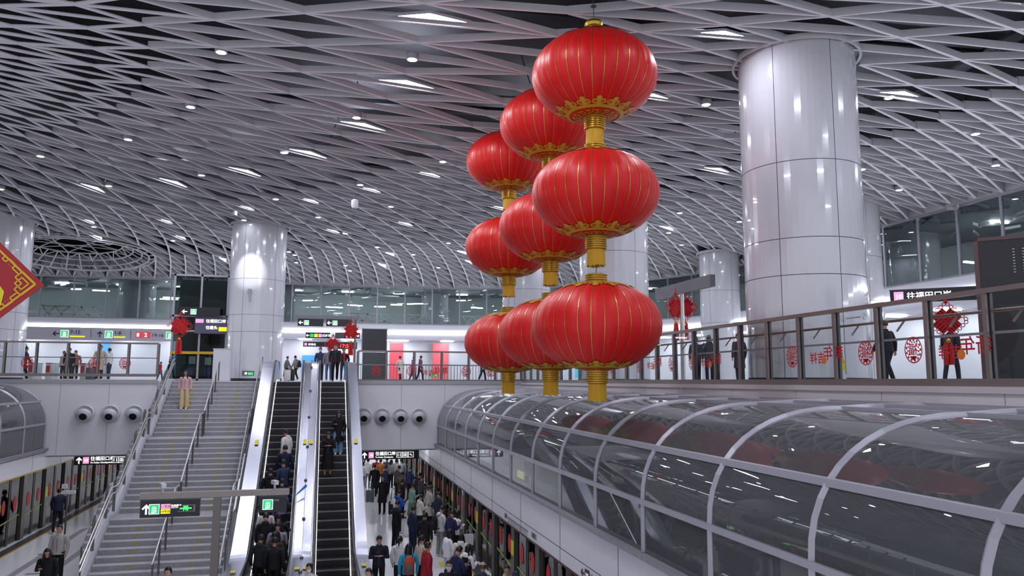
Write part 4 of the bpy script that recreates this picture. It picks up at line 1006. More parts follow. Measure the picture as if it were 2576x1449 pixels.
PEOPLE = [
(-5.48, 35.02, -1.186, 1.62, 180, 'stand', 'long1a1416', 'jacket', 'c9a4a6', 'wide', 'cdb78c', 'e8e4e0', '', 'person in pink padded jacket and beige wide trousers walking down the stairs'),
(-10.01, 35.11, -6.1, 1.74, 8, 'walk', 'short', 'jacket', '23293d', 'slim', '171a26', '1a1a1e', '', 'person in dark navy suit walking away along the left platform edge'),
(-7.47, 26.52, -6.1, 1.74, 172, 'stand', 'short', 'jacket', 'a9a6a2', 'slim', '17181c', '222226', '', 'person in light grey zip jacket walking beside the stair foot'),
(-6.91, 23.64, -6.1, 1.62, 185, 'phone', 'long', 'jacket', '15161a', 'slim', '15161a', '222226', '', 'person with long hair in black coat holding a phone beside the stair foot'),
(-3.31, 20.25, -6.1, 1.7, 170, 'stand', 'short', 'jacket', '1c1d22', 'slim', '17181c', '222226', '', 'dark haired head just showing at the foot of the stairs'),
(-1.04, 29.14, -3.464, 1.74, 60, 'stand', 'short', 'puffer', 'cbc7c4', 'slim', '1b1c21', '222226', '', 'person in cream padded jacket looking back over the shoulder on the up escalator'),
(-1.04, 28.34, -3.926, 1.7, 0, 'stand', 'short', 'jacket', '1a1f33', 'slim', '14161d', '1a1a1e', '', 'person in plain navy top below the cream padded jacket on the up escalator'),
(-1.04, 27.54, -4.388, 1.74, 35, 'rail', 'short', 'jacket', '2a3450', 'slim', '17191f', '1a1a1e', 'mask', 'person in blue jacket and white face mask on the up escalator'),
(-1.44, 27.14, -4.619, 1.72, 5, 'stand', 'short', 'jacket', '17171b', 'slim', '121317', '1a1a1e', '', 'person in black leather jacket standing by the left skirt of the up escalator'),
(-1.44, 26.34, -5.081, 1.62, 0, 'stand', 'long', 'jacket', '26262b', 'slim', '15161a', '1a1a1e', '', 'person with long black hair behind the hanging green exit sign'),
(-1.04, 26.74, -4.85, 1.66, 10, 'stand', 'short', 'jacket', '1f2334', 'slim', '15161a', '1a1a1e', '', 'person in dark blue top beside the one holding a blue umbrella'),
(-1.04, 26.34, -5.081, 1.62, 20, 'rail', 'short', 'jacket', '6a6390', 'slim', '20202a', '1a1a1e', '', 'person in pale purple shirt reaching to the handrail with a blue umbrella'),
(-1.44, 25.54, -5.543, 1.66, 0, 'stand', 'short', 'jacket', 'c9c6c6', 'slim', '15161a', '1a1a1e', '', 'person in pale shirt half hidden by the exit sign box'),
(-1.04, 25.14, -5.774, 1.72, 5, 'rail', 'short', 'jacket', '20232c', 'slim', '15161a', '1a1a1e', '', 'person in charcoal jacket with one hand resting on the escalator handrail'),
(-1.42, 25.14, -5.774, 1.74, 0, 'phone', 'short', 'jacket', '1d1c20', 'slim', '121317', '1a1a1e', '', 'broad person in black jacket under the hanging exit sign, seen from behind'),
(-1.04, 24.74, -6.004, 1.76, 0, 'phone', 'short', 'jacket', '8d8c9b', 'slim', '15161a', '1a1a1e', '', 'person in light grey sweater seen from behind on the up escalator'),
(-1.04, 24.34, -6.1, 1.68, 0, 'stand', 'long', 'jacket', '141418', 'slim', '15161a', '1a1a1e', '', 'person with long hair all in black behind the grey sweater'),
(-1.09, 23.94, -6.1, 1.72, 0, 'stand', 'short', 'jacket', '35332c', 'slim', '15161a', 'b02a2a', '', 'person in dark olive jacket low on the up escalator, seen from behind'),
(-1.04, 23.14, -6.1, 1.72, 0, 'stand', 'short', 'jacket', '1c1d22', 'slim', '15161a', '1a1a1e', '', 'person in black at the bottom edge stepping on to the up escalator'),
(-1.44, 23.54, -6.1, 1.74, -10, 'stand', 'short', 'jacket', '24262c', 'slim', '15161a', '1a1a1e', '', 'person in dark grey jacket waiting left of the up escalator entry'),
(0.82, 30.4, -2.771, 1.63, 180, 'phone', 'long', 'coat', '16161a', 'wide', '6f8fb0', 'dfe3e6', '', 'person with long hair in black coat and pale jeans on the down escalator'),
(0.44, 29.2, -3.464, 1.62, 178, 'phoneboth', 'long', 'jacket', '1a191d', 'skirt', '131216', '222226', 'mask', 'masked person in black jacket and long black skirt on the down escalator'),
(-0.05, 20.3, -6.1, 1.6, 150, 'stand', 'bun', 'jacket', 'c6b3b3', 'slim', '2a2a30', '222226', 'mask', 'masked person in pale pink top at the foot of the steel deck'),
(0.77, 37.84, 0.0, 1.78, 180, 'walk', 'short', 'jacket', '2b2d33', 'slim', '141519', '141519', 'mask', 'masked person in black jacket stepping on to the top of the down escalator'),
(0.07, 40.51, 0.0, 1.74, 175, 'stand', 'short', 'jacket', '363a52', 'slim', '23283a', '141519', 'mask', 'masked person in navy jacket behind the steel deck at the escalator top'),
(0.5, 39.78, 0.0, 1.72, 165, 'stand', 'short', 'jacket', '7d7f86', 'slim', '4b6488', 'd8d8da', '', 'person in grey hoodie and blue jeans at the escalator top'),
(1.21, 39.18, 0.0, 1.66, 160, 'stand', 'short', 'jacket', '2a2530', 'slim', '3a4a66', 'd8d8da', 'scarf', 'person in dark coat with a bright red scarf at the escalator top'),
(-2.06, 52.48, 0.0, 1.62, -110, 'walk', 'short', 'jacket', '76797a', 'skirt', '15161a', 'e8e8ea', '', 'person in grey top and full black skirt pulling a suitcase'),
(-1.45, 52.33, 0.0, 1.66, 70, 'walk', 'short', 'jacket', '8a8c90', 'slim', '17181c', 'e8e8ea', '', 'person in grey jacket with rucksack behind the black suitcase'),
(1.85, 22.72, -6.1, 1.74, 176, 'phoneboth', 'short', 'jacket', '1b1e30', 'slim', '15161d', '141519', '', 'person in navy suit facing the escalator foot and checking a phone'),
(3.08, 36.72, -6.1, 1.72, 165, 'stand', 'short', 'coat', '1e1d22', 'slim', '141417', '141519', '', 'person in long black coat standing with a black suitcase'),
(3.06, 41.65, -6.1, 1.72, 10, 'stand', 'short', 'coat', '1d2228', 'slim', '141417', 'c9c9c9', '', 'person in charcoal coat with back turned at the far left of the queue'),
(3.32, 31.98, -6.1, 1.7, -60, 'phone', 'short', 'jacket', '2a55b8', 'slim', '15161a', 'c9c9c9', '', 'person in bright blue jacket wearing a white and black rucksack'),
(2.95, 29.1, -6.1, 1.72, -70, 'phoneboth', 'short', 'jacket', '17181d', 'slim', '131318', 'cfcfcf', '', 'person in black looking down at a phone, carrying a white plastic bag'),
(3.83, 35.37, -6.1, 1.72, -80, 'stand', 'short', 'jacket', '1a1b20', 'slim', '131318', '141519', '', 'person in black jacket behind the blue jacket'),
(4.17, 34.36, -6.1, 1.62, -75, 'phone', 'short', 'jacket', '7fa596', 'skirt', '5b7a72', 'd8d8d8', '', 'person in sage green cardigan and long green skirt'),
(4.85, 37.31, -6.1, 1.74, -60, 'phone', 'short', 'jacket', '26272b', 'slim', '17181c', '141519', '', 'person with glasses in black jacket holding up a phone'),
(4.85, 36.52, -6.1, 1.72, -80, 'phone', 'short', 'jacket', '474a50', 'slim', '1b1c20', '141519', '', 'person in grey jacket farthest along the queue by the doors'),
(4.7, 32.74, -6.1, 1.74, -75, 'phone', 'short', 'coat', 'b5b0a8', 'slim', '17181c', 'd8d8d8', '', 'tall person in pale grey coat in the middle of the queue'),
(4.12, 31.2, -6.1, 1.62, -75, 'phone', 'short', 'jacket', 'cfc6ba', 'slim', '17181c', 'd8d8d8', '', 'person in cream jacket and black trousers'),
(4.82, 31.08, -6.1, 1.72, -70, 'phone', 'short', 'jacket', '262c42', 'slim', '17181c', 'd8d8d8', '', 'person in navy jacket close to the platform doors'),
(3.4, 27.55, -6.1, 1.76, -70, 'stand', 'short', 'jacket', '1f2540', 'slim', '1b2036', '141519', '', 'person in navy suit in front of the cream jacket'),
(3.63, 26.17, -6.1, 1.74, -40, 'stand', 'short', 'jacket', '17181d', 'slim', '131318', '141519', '', 'person in black jacket with back to the escalator'),
(4.36, 27.46, -6.1, 1.74, -70, 'phone', 'short', 'puffer', 'c3c1c0', 'slim', '8d918c', 'cfcabb', '', 'person in white hooded jacket and pale grey trousers with a black bag'),
(4.57, 26.47, -6.1, 1.74, -65, 'phone', 'short', 'jacket', '29264a', 'slim', '17181c', '141519', '', 'person in indigo suit with a white hood'),
(4.85, 27.04, -6.1, 1.62, -60, 'phone', 'long', 'jacket', 'dcd9dc', 'slim', '17181c', 'd8d8d8', '', 'person with long hair in white blouse holding a white bag'),
(4.01, 23.75, -6.1, 1.62, -75, 'phone', 'long', 'jacket', 'e0dfe4', 'slim', 'd0d0d2', 'd8d8d8', 'mask', 'masked person with long hair in white sweater'),
(4.3, 23.11, -6.1, 1.6, -20, 'stand', 'long', 'jacket', 'd8d2d0', 'slim', '17181c', 'd8d8d8', '', 'person with long black hair in white top seen from behind'),
(4.14, 21.36, -6.1, 1.64, -60, 'phone', 'long', 'vest', 'e6e3e6', 'slim', '17181c', '141519', '', 'person in white blouse under a black vest, chin raised'),
(3.75, 20.71, -6.1, 1.74, -65, 'phoneboth', 'short', 'jacket', '202848', 'slim', '17181c', '141519', '', 'person in dark blue sweater reading a phone near the front'),
(3.28, 19.22, -6.1, 1.74, 178, 'stand', 'short', 'jacket', '1d1f27', 'slim', '17181c', '141519', 'mask', 'masked person in black facing the camera at the bottom edge'),
(4.07, 18.95, -6.1, 1.7, -40, 'stand', 'bald', 'jacket', '2b3140', 'slim', '17181c', '141519', '', 'balding person in dark jacket by the platform doors'),
(4.69, 18.97, -6.1, 1.6, 165, 'stand', 'short', 'jacket', 'b8aaa4', 'slim', '17181c', '141519', '', 'person with curly hair and glasses by the platform doors'),
(4.66, 17.95, -6.1, 1.66, 0, 'stand', 'cap', 'jacket', '2a2c40', 'slim', '17181c', '141519', '', 'person in navy blue cap at the very bottom by the doors'),
(3.03, 21.34, -6.1, 1.76, -80, 'stand', 'short', 'puffer', '8e1f2a', 'slim', '20202a', '141519', '', 'person in red padded jacket with a cream hood'),
(2.6, 21.91, -6.1, 1.62, 0, 'stand', 'long', 'jacket', '2f8fae', 'slim', '17181c', '141519', '', 'person in teal jacket carrying an orange and grey rucksack'),
(2.48, 23.13, -6.1, 1.6, -20, 'stand', 'bun', 'jacket', 'd9d6d6', 'slim', '17181c', 'd8d8d8', '', 'person with ponytail in white top beside the orange rucksack'),
(3.1, 22.99, -6.1, 1.62, -60, 'stand', 'bun', 'jacket', 'bfb3a4', 'slim', '17181c', 'd8d8d8', 'mask', 'masked person in beige coat behind the red padded jacket'),
(1.34, 19.19, -6.1, 1.66, 150, 'stand', 'short', 'jacket', '1c1d22', 'slim', '17181c', '141519', '', 'dark haired person at the bottom edge beside the right escalator'),
(2.93, 45.33, -6.1, 1.68, -30, 'stand', 'short', 'jacket', 'd4d2d4', 'slim', '8a8d94', 'd8d8d8', '', 'person in white jacket and grey trousers under the far hanging sign'),
(2.54, 44.26, -6.1, 1.66, -40, 'stand', 'long', 'jacket', 'e2e0e4', 'slim', '1c2233', 'd8d8d8', '', 'person in white sleeves next to the escalator side, far end'),
(3.63, 44.9, -6.1, 1.68, 10, 'stand', 'short', 'jacket', 'b06a3c', 'slim', '1b1c20', 'd8d8d8', '', 'person in rust orange jacket far down the platform'),
(3.59, 41.16, -6.1, 1.7, -80, 'stand', 'short', 'jacket', '28365c', 'slim', '1b1c20', 'd8d8d8', '', 'person in denim blue jacket far down the platform'),
(4.23, 45.07, -6.1, 1.62, -60, 'stand', 'long', 'jacket', '8d8a90', 'slim', '1b1c20', 'd8d8d8', '', 'person in mid grey top far down the platform'),
(4.2, 40.84, -6.1, 1.72, -70, 'phone', 'short', 'jacket', '4a4e55', 'slim', '1b1c20', 'd8d8d8', '', 'person in slate jacket with a red lanyard far down the platform'),
(4.59, 45.59, -6.1, 1.62, -60, 'stand', 'long', 'jacket', 'd3b9bb', 'slim', '1b1c20', 'd8d8d8', '', 'person in blush pink coat far down the platform'),
(4.79, 44.73, -6.1, 1.7, 0, 'stand', 'short', 'jacket', 'b9bcc2', 'slim', '1b1c20', 'd8d8d8', '', 'person in pale grey hoodie with a white sling bag'),
(4.24, 39.11, -6.1, 1.62, -40, 'stand', 'short', 'jacket', '5c4a44', 'slim', '1b1c20', 'd8d8d8', '', 'person in brown top seen in profile behind the black jacket'),
(4.77, 40.35, -6.1, 1.72, -70, 'phone', 'short', 'jacket', '24335f', 'slim', '1b1c20', 'd8d8d8', '', 'person in royal blue jacket with white hood holding a phone'),
(3.46, 45.76, -6.1, 1.68, -20, 'stand', 'short', 'jacket', 'a02c34', 'slim', '1b1c20', 'd8d8d8', '', 'person in crimson jacket at the far end of the queue'),
(4.07, 45.93, -6.1, 1.66, -20, 'stand', 'short', 'jacket', '55606b', 'slim', '1b1c20', 'd8d8d8', '', 'person in steel blue jacket at the far end of the queue'),
(2.26, 39.18, -6.1, 1.15, -150, 'stand', 'short', 'jacket', 'cfcdd6', 'slim', '2c3350', 'd8d8d8', '', 'small child in white jacket beside the escalator side'),
(2.86, 51.0, -6.1, 1.68, 10, 'stand', 'short', 'jacket', '2a2a2f', 'slim', '1b1c20', 'd8d8d8', '', 'person in black beside the escalator, farthest of the crowd'),
(10.48, 19.94, -6.1, 1.66, -170, 'phone', 'short', 'jacket', 'b3a79c', 'slim', '4a4a50', '222226', '', 'person in beige seen through the near panes of the glass tunnel'),
(11.65, 42.55, -6.1, 1.64, 20, 'stand', 'long', 'jacket', 'cfc6bd', 'slim', '5a6470', '222226', '', 'person with long brown hair and cream top seen through the tunnel glass'),
(-14.7, 44.25, 0.0, 1.7, -90, 'walk', 'short', 'jacket', '20222a', 'slim', '16171c', 'd0d0d2', '', 'person in black walking behind the railing at the far left'),
(-12.78, 44.8, 0.0, 1.7, 175, 'stand', 'short', 'jacket', '22242c', 'slim', '2c2c34', 'd0d0d2', '', 'person in black wearing a backpack at the left railing'),
(-13.7, 47.12, 0.0, 1.6, 150, 'stand', 'short', 'jacket', 'd9b9bd', 'slim', '3a3a44', 'd0d0d2', '', 'person in pale pink top behind the left railing'),
(-13.39, 48.08, 0.0, 1.68, 180, 'stand', 'short', 'jacket', '9c5a54', 'slim', '2c2c34', 'd0d0d2', '', 'person in brick red top behind the left railing'),
(-10.56, 41.85, 0.0, 1.74, -160, 'stand', 'short', 'coat', 'b9a48e', 'slim', '33343c', 'd0d0d2', '', 'person in beige coat with a suitcase behind the left railing'),
(-10.26, 42.4, 0.0, 1.62, 80, 'stand', 'short', 'jacket', 'dcd8d6', 'slim', '2c3350', 'd0d0d2', '', 'person in white jacket reaching out behind the left railing'),
(-9.52, 51.25, 0.0, 1.15, -60, 'walk', 'short', 'jacket', 'b33a44', 'slim', '3a4a66', 'd0d0d2', '', 'child in red walking hand in hand near the stair top'),
(-8.9, 51.09, 0.0, 1.72, -60, 'walk', 'short', 'jacket', '3a4250', 'slim', '232833', 'd0d0d2', '', 'person in dark jacket carrying a white box near the stair top'),
(5.34, 51.65, 0.0, 1.7, 30, 'walk', 'short', 'coat', 'cfc4ba', 'slim', '22232a', 'd0d0d2', '', 'person in cream coat with a white handbag behind the middle railing'),
(6.02, 50.44, 0.0, 1.64, -80, 'walk', 'short', 'jacket', 'c23a8e', 'slim', '3a3358', 'd0d0d2', '', 'person in magenta jacket behind the middle railing'),
(6.54, 50.82, 0.0, 1.7, -80, 'walk', 'short', 'jacket', '6a4a55', 'slim', '2a2a33', 'd0d0d2', '', 'person in plum coat following the magenta jacket'),
(10.04, 47.34, 0.0, 1.7, -90, 'walk', 'short', 'jacket', '2a2a33', 'slim', '20232c', 'd0d0d2', '', 'person in black walking behind the middle railing below the lanterns'),
(11.83, 28.18, 0.0, 1.72, 20, 'walk', 'short', 'jacket', '2b2b36', 'slim', '1c1d24', 'd0d0d2', '', 'person in black walking behind the right railing next to the lowest lantern'),
(13.56, 25.73, 0.0, 1.7, -10, 'stand', 'short', 'jacket', '23242c', 'slim', '1c1d24', 'd0d0d2', '', 'person in white trimmed black jacket behind the right railing by the round sticker'),
(13.76, 25.13, 0.0, 1.72, -15, 'stand', 'short', 'jacket', '26272f', 'slim', '1c1d24', 'd0d0d2', '', 'person in charcoal behind the calligraphy sticker of the right railing'),
(14.53, 24.38, 0.0, 1.76, 5, 'stand', 'short', 'coat', '33363f', 'slim', '20222a', 'd0d0d2', '', 'large person in grey coat behind the right railing beside the big pillar'),
(15.16, 17.78, 0.0, 1.74, 10, 'walk', 'short', 'jacket', '1d1b24', 'slim', '1a1a22', 'd0d0d2', '', 'person in black right of the big pillar behind the railing'),
(17.79, 18.36, 0.0, 1.74, -70, 'walk', 'short', 'jacket', '24232d', 'slim', '201f29', 'd0d0d2', '', 'person in dark clothes striding behind the large calligraphy sticker'),
(17.44, 16.37, 0.0, 1.72, -70, 'walk', 'short', 'jacket', '1a1a20', 'slim', '18181e', 'd0d0d2', '', 'person in black at the far right behind the railing')
]

# ------------------------------------------------------------------ people
SKIN = mat('skin', 'c08f76', .55); EYE = mat('eye_dark', '1a1412', .3); LIP = mat('lip', '9a5a52', .5); HAIRB = mat('hair_black', '16120f', .45, spec=.4); HAIRG = mat('hair_grey', '3a3633', .5)
MASKM = mat('mask_blue', 'c3d2de', .6)
def cloth(h): return mat('cloth_'+h, h, .75, noise=.12, scale=30, spec=.25)
def ring_loft(mb, rings, mt, n=12, cap=True):
    """rings: (centre, rx, ry, x axis, y axis)"""
    vs = []
    for c, rx, ry, ax, ay in rings:
        for k in range(n):
            t = 2*pi*k/n; vs.append(Vector(c) + ax*(rx*cos(t)) + ay*(ry*sin(t)))
    fs = [(i*n+k, i*n+(k+1) % n, (i+1)*n+(k+1) % n, (i+1)*n+k) for i in range(len(rings)-1) for k in range(n)]
    if cap: fs += [tuple(range(n))[::-1], tuple(range((len(rings)-1)*n, len(rings)*n))]
    mb.add(vs, fs, mt)
AX, AY, AZ = Vector((1, 0, 0)), Vector((0, 1, 0)), Vector((0, 0, 1))
def hand(mb, w, d, up, mt, side, curl=.5):
    """palm, four fingers of unequal length bent at the knuckle, and a thumb from the side of the palm"""
    d = d.normalized(); n = up - d*up.dot(d); n.normalize(); x = d.cross(n)
    P = lambda a, b, c: w + x*a + d*b + n*c
    ring_loft(mb, [(P(0, -.02, 0), .024, .02, x, n), (P(0, .03, 0), .036, .017, x, n), (P(0, .085, 0), .042, .014, x, n)], mt, 8)
    for i, l in enumerate((.062, .074, .07, .055)):
        a = -.031+.0205*i; c = curl
        p0 = P(a, .08, 0); p1 = P(a*1.05, .08+l*.5, -l*.3*c); p2 = P(a*1.05, .08+l*(.95-.45*c), -l*.9*c)
        mb.tube([p0, p1, p2], .009, mt, 5, rs=[.0095, .0088, .0065])
    s = side; mb.tube([P(s*.03, .015, 0), P(s*.06, .05, -.012), P(s*.062, .085, -.03)], .01, mt, 5, rs=[.012, .0105, .008])
def person(name, row):
    x, y, z, H, face, pose, hair, top, tc, bot, bc, sc, ex, label = row
    s = H/1.74; rnd = random.Random(hash((x, y)) & 0xffff if False else int((x*131+y*977)*10) & 0xffff)
    rt = empty('person', (x, y, z+.012), label, 'person', 'people in the station', rz=R(face))
    rt.scale = (s, s, s)
    walk = pose == 'walk'; stp = .2 if walk else .035
    wide = 1.0+rnd.uniform(-.05, .08)
    hipz = .93-(.02 if walk else 0)
    hips = [Vector((sg*.088, 0, hipz)) for sg in (-1, 1)]
    ank = [Vector((sg*.1, sg*stp, .09 + (.06 if walk and sg < 0 else 0))) for sg in (-1, 1)]
    kn = [(h*.48+a*.52) + Vector((sg*.01, .05 if walk else .015, 0)) for h, a, sg in zip(hips, ank, (-1, 1))]
    lean = .04 if walk else .0
    sh = [Vector((sg*.195*wide, lean, 1.41)) for sg in (-1, 1)]
    el, wr = [], []
    for sg, S in zip((-1, 1), sh):
        bend = pose == 'phoneboth' or (pose == 'phone' and sg > 0) or (pose == 'rail' and sg > 0)
        if pose == 'rail' and sg > 0: E = S+Vector((.1, .16, -.22)); W = E+Vector((.1, .2, -.02))
        elif bend: E = S+Vector((sg*.05, .06, -.28)); W = E+Vector((-sg*(.15 if pose == 'phoneboth' else .1), .2, .08))
        elif walk: E = S+Vector((sg*.06, -sg*.07, -.28)); W = E+Vector((-sg*.01, .05-sg*.08+.03, -.24))
        else: E = S+Vector((sg*.065, -.03, -.28)); W = E+Vector((-sg*.01, .06, -.24))
        el.append(E); wr.append(W)
    look = -.5 if pose in ('phone', 'phoneboth') else -.12
    hc = Vector((0, lean+.03+(.035 if look < -.3 else 0), 1.625))
    HM = Matrix.Rotation(look, 3, 'X') @ Matrix.Rotation(rnd.uniform(-.25, .25), 3, 'Z')
    # body: head, neck, trunk, arms, hands and legs in one mesh
    b = MB(); V = Vector
    vs_h = []
    hm = MB()
    def hp(a, t):      # head surface: a around (0 = front), t from chin to crown
        pr = (sqrt(max(0., 1-((t-.52)/.48)**2)) if t > .52 else .56+.44*sin(pi/2*t/.52)); w = .076*pr; d = w*1.24; zz = -.118+.235*t
        f = cos(a)
        nose = .02*max(0, 1-abs(t-.43)/.12)*max(0, 1-abs(a)/.3)
        brow = .005*max(0, 1-abs(t-.58)/.07)*(1 if abs(a) < .9 else 0); chin = .008*max(0, 1-abs(t-.08)/.12)*max(0, f)
        back = .014*max(0, -f)*max(0, min(1, (t-.25)*3))
        return V((w*sin(a), d*f*.86 + (nose+brow+chin)*max(0, f) - back, zz))
    n, k = 20, 14; pts = [hp(2*pi*j/n if j <= n/2 else 2*pi*j/n-2*pi, sin(pi/2*(i/k))) for i in range(k+1) for j in range(n)]
    pts = [hc + HM @ p for p in pts]
    b.add(pts, [(i*n+(j+1) % n, i*n+j, (i+1)*n+j, (i+1)*n+(j+1) % n) for i in range(k) for j in range(n)] + [tuple(range(n)), tuple(range(k*n, k*n+n))[::-1]], SKIN)
    for sg in (-1, 1):
        b.sphere(hc + HM @ V((sg*.028, .083, .0)), (.013, .006, .006), EYE, 8, 5)
        b.add([hc + HM @ V((sg*.012, .09, .022)), hc + HM @ V((sg*.045, .079, .022)), hc + HM @ V((sg*.045, .079, .029)), hc + HM @ V((sg*.012, .091, .029))], [(0,1,2,3)], EYE)
        b.sphere(hc + HM @ V((sg*.077, -.005, -.008)), (.01, .02, .031), SKIN, 8, 6)
    b.sphere(hc + HM @ V((0, .085, -.062)), (.022, .007, .007), LIP, 8, 5)
    ring_loft(b, [(V((0, lean, 1.38)), .075, .06, AX, AY), (V((0, lean+.012, 1.46)), .052, .054, AX, AY), (hc+V((0, -.012, -.08)), .05, .056, AX, AY)], SKIN, 12)
    ring_loft(b, [(V((0, 0, .9)), .14, .095, AX, AY), (V((0, 0, 1.08)), .12, .085, AX, AY), (V((0, lean*.7, 1.28)), .145, .1, AX, AY), (V((0, lean, 1.42)), .12, .07, AX, AY)], SKIN, 12)
    for i in (0, 1):
        for A, B, r0, r1 in ((sh[i], el[i], .047, .04), (el[i], wr[i], .04, .026)):
            d = (B-A).normalized(); u = d.cross(AY if abs(d.y) < .9 else AX).normalized(); v = d.cross(u); ring_loft(b, [(A, r0, r0, u, v), (A*.5+B*.5, r0*1.02, r0*.98, u, v), (B, r1, r1, u, v)], SKIN, 8)
        hand(b, wr[i], (wr[i]-el[i]), V((0, 0, 1)) if abs((wr[i]-el[i]).normalized().z) < .8 else V(((-1, 1)[i], 0, 0)), SKIN, (1, -1)[i] if pose != 'phoneboth' else (1, -1)[i], .55)
        ring_loft(b, [(hips[i], .075, .08, AX, AY), (kn[i], .05, .055, AX, AY), (kn[i]*.6+ank[i]*.4, .048, .053, AX, AY), (ank[i], .035, .04, AX, AY)], SKIN, 10)
    b.obj('body', rt, smooth=60)
    # hair
    hb = HAIRG if hair == 'bald' else HAIRB; h = MB(); n, k = 20, 12; pts = []
    for i in range(k+1):
        t = .32+.68*sin(pi/2*i/k)
        for j in range(n):
            a = 2*pi*j/n - pi
            fr = max(0, cos(a)); lim = .74 if hair != 'bald' else .98
            tt = max(t, .32+(lim-.32)*min(1, fr*1.8)) if fr > 0 else t
            if hair == 'bald': tt = max(.32, min(tt, .72)) if fr <= 0 else max(.5, min(tt, .7))
            p = hp(a, min(tt, 1.)); off = V((p.x, p.y, max(.0, p.z)*1.1)).normalized()*.014
            pts.append(hc + HM @ (p+off))
    h.add(pts, [(i*n+j, i*n+(j+1) % n, (i+1)*n+(j+1) % n, (i+1)*n+j) for i in range(k) for j in range(n)] + ([] if hair == 'bald' else [tuple(range(k*n, k*n+n))]), hb)
    if hair.startswith('long'):
        ring_loft(h, [(hc+V((0, -.02, .06)), .085, .085, AX, AY), (hc+V((0, -.045, -.04)), .093, .062, AX, AY), (hc+V((0, -.065, -.15)), .1, .05, AX, AY), (hc+V((0, -.075, -.27)), .105, .04, AX, AY), (hc+V((0, -.07, -.36)), .07, .02, AX, AY)], hb, 14)
        for sg in (-1, 1): h.tube([hc+V((sg*.07, .035, .05)), hc+V((sg*.084, .03, -.05)), hc+V((sg*.095, .045, -.17)), hc+V((sg*.09, .06, -.28))], .03, hb, 7, rs=[.02, .026, .03, .012])
    if hair == 'bun': h.sphere(hc + HM @ V((0, -.13, .03)), .045, hb); h.tube([hc+V((0, -.13, .02)), hc+V((0, -.16, -.08)), hc+V((0, -.14, -.2))], .03, hb, 7, rs=[.035, .03, .012])
    if hair == 'cap':
        h.add([hc + V((.1*cos(2*pi*j/16), .11*sin(2*pi*j/16), .05)) for j in range(16)] + [hc+V((.07*cos(2*pi*j/16), .08*sin(2*pi*j/16), .135)) for j in range(16)], [(j, (j+1) % 16, 16+(j+1) % 16, 16+j) for j in range(16)] + [tuple(range(16, 32))], cloth(tc)); h.box(hc+V((0, .14, .055)), (.13, .1, .012), cloth(tc))
    h.obj('hair', rt, smooth=60)
    # trousers or skirt
    bm_ = cloth(bc); t = MB()
    if bot == 'skirt':
        ring_loft(t, [(V((0, 0, 1.05)), .15, .105, AX, AY), (V((0, 0, .9)), .19, .14, AX, AY), (V((0, .01, .6)), .23, .18, AX, AY), (V((0, .01, .3)), .26, .21, AX, AY)], bm_, 18)
        t.obj('skirt', rt, smooth=60)
    else:
        w = 1.32 if bot == 'wide' else 1.
        ring_loft(t, [(V((0, 0, 1.06)), .145, .1, AX, AY), (V((0, -.005, .95)), .172, .122, AX, AY), (V((0, -.01, .86)), .168, .12, AX, AY)], bm_, 16)
        for i in (0, 1): ring_loft(t, [(hips[i]+V((0, 0, .02)), .09, .108, AX, AY), (hips[i]*.65+kn[i]*.35, .087*w, .095*w, AX, AY), (kn[i], .066*w, .072*w, AX, AY), (kn[i]*.5+ank[i]*.5, .062*w*w, .068*w*w, AX, AY), (ank[i]+V((0, 0, -.015)), .055*w*w, .065*w*w, AX, AY)], bm_, 12)
        t.obj('trousers', rt, smooth=60)
    for i in (0, 1):
        f = MB(); a = ank[i]; q = [(a+V((0, -.05, -.05)), .034, .03, AX, AZ), (a+V((0, -.02, -.035)), .044, .055, AX, AZ), (a+V((0, .06, -.05)), .047, .04, AX, AZ), (a+V((0, .14, -.062)), .045, .026, AX, AZ), (a+V((0, .175, -.07)), .028, .016, AX, AZ)]
        ring_loft(f, q, cloth(sc), 10); f.obj('shoe', rt, smooth=60)
    # jacket with sleeves
    j = MB(); jm = cloth(tc); pf = 1.16 if top == 'puffer' else 1.0; hem = .52 if top == 'coat' else .88
    rows = [(hem, .185, .14), (.96, .178, .132), (1.08, .168, .12), (1.2, .178, .125), (1.31, .192, .126), (1.385, .185, .108), (1.43, .13, .085), (1.465, .075, .068)]
    if top == 'coat': rows[0] = (.52, .21, .17)
    trm = jm if top != 'vest' else cloth('15151b')
    ring_loft(j, [(V((0, lean*max(0, (zz-.9))*2, zz)), rx*wide*pf, ry*pf*1.02, AX, AY) for zz, rx, ry in rows], trm, 18)
    for i in (0, 1):
        A, B, C_ = sh[i], el[i], wr[i]; cs = [A+V((-(-1, 1)[i]*.035, 0, .005)), A*.92+B*.08, A*.5+B*.5, B, B*.5+C_*.5, C_]
        rr_ = [.05, .062, .061, .058, .052, .043]
        j.tube(cs, 1, jm, 10, rs=[r*pf for r in rr_]); j.sphere(A+V((-(-1, 1)[i]*.03, 0, -.03)), (.074*pf, .078*pf, .068*pf), jm, 12, 8)
    if top in ('puffer',) or rnd.random() < .35:
        ring_loft(j, [(V((0, lean-.05, 1.4)), .12, .07, AX, AY), (V((0, lean-.07, 1.47)), .11, .06, AX, AY), (V((0, lean-.05, 1.52)), .085, .04, AX, AY)], jm, 12)
    elif top != 'vest': ring_loft(j, [(V((0, lean, 1.44)), .078, .07, AX, AY), (V((0, lean+.005, 1.495)), .068, .068, AX, AY)], jm, 14, False)
    if top in ('jacket', 'coat') and rnd.random() < .6:
        j.bar((0, .128*pf+lean*.7, hem+.02), (0, .13*pf+lean, 1.36), .012, .012, cloth('55565a') if int(tc[:2], 16) < 90 else cloth('6a6866'))
    j.obj('jacket' if top != 'vest' else 'blouse_and_vest', rt, smooth=60)
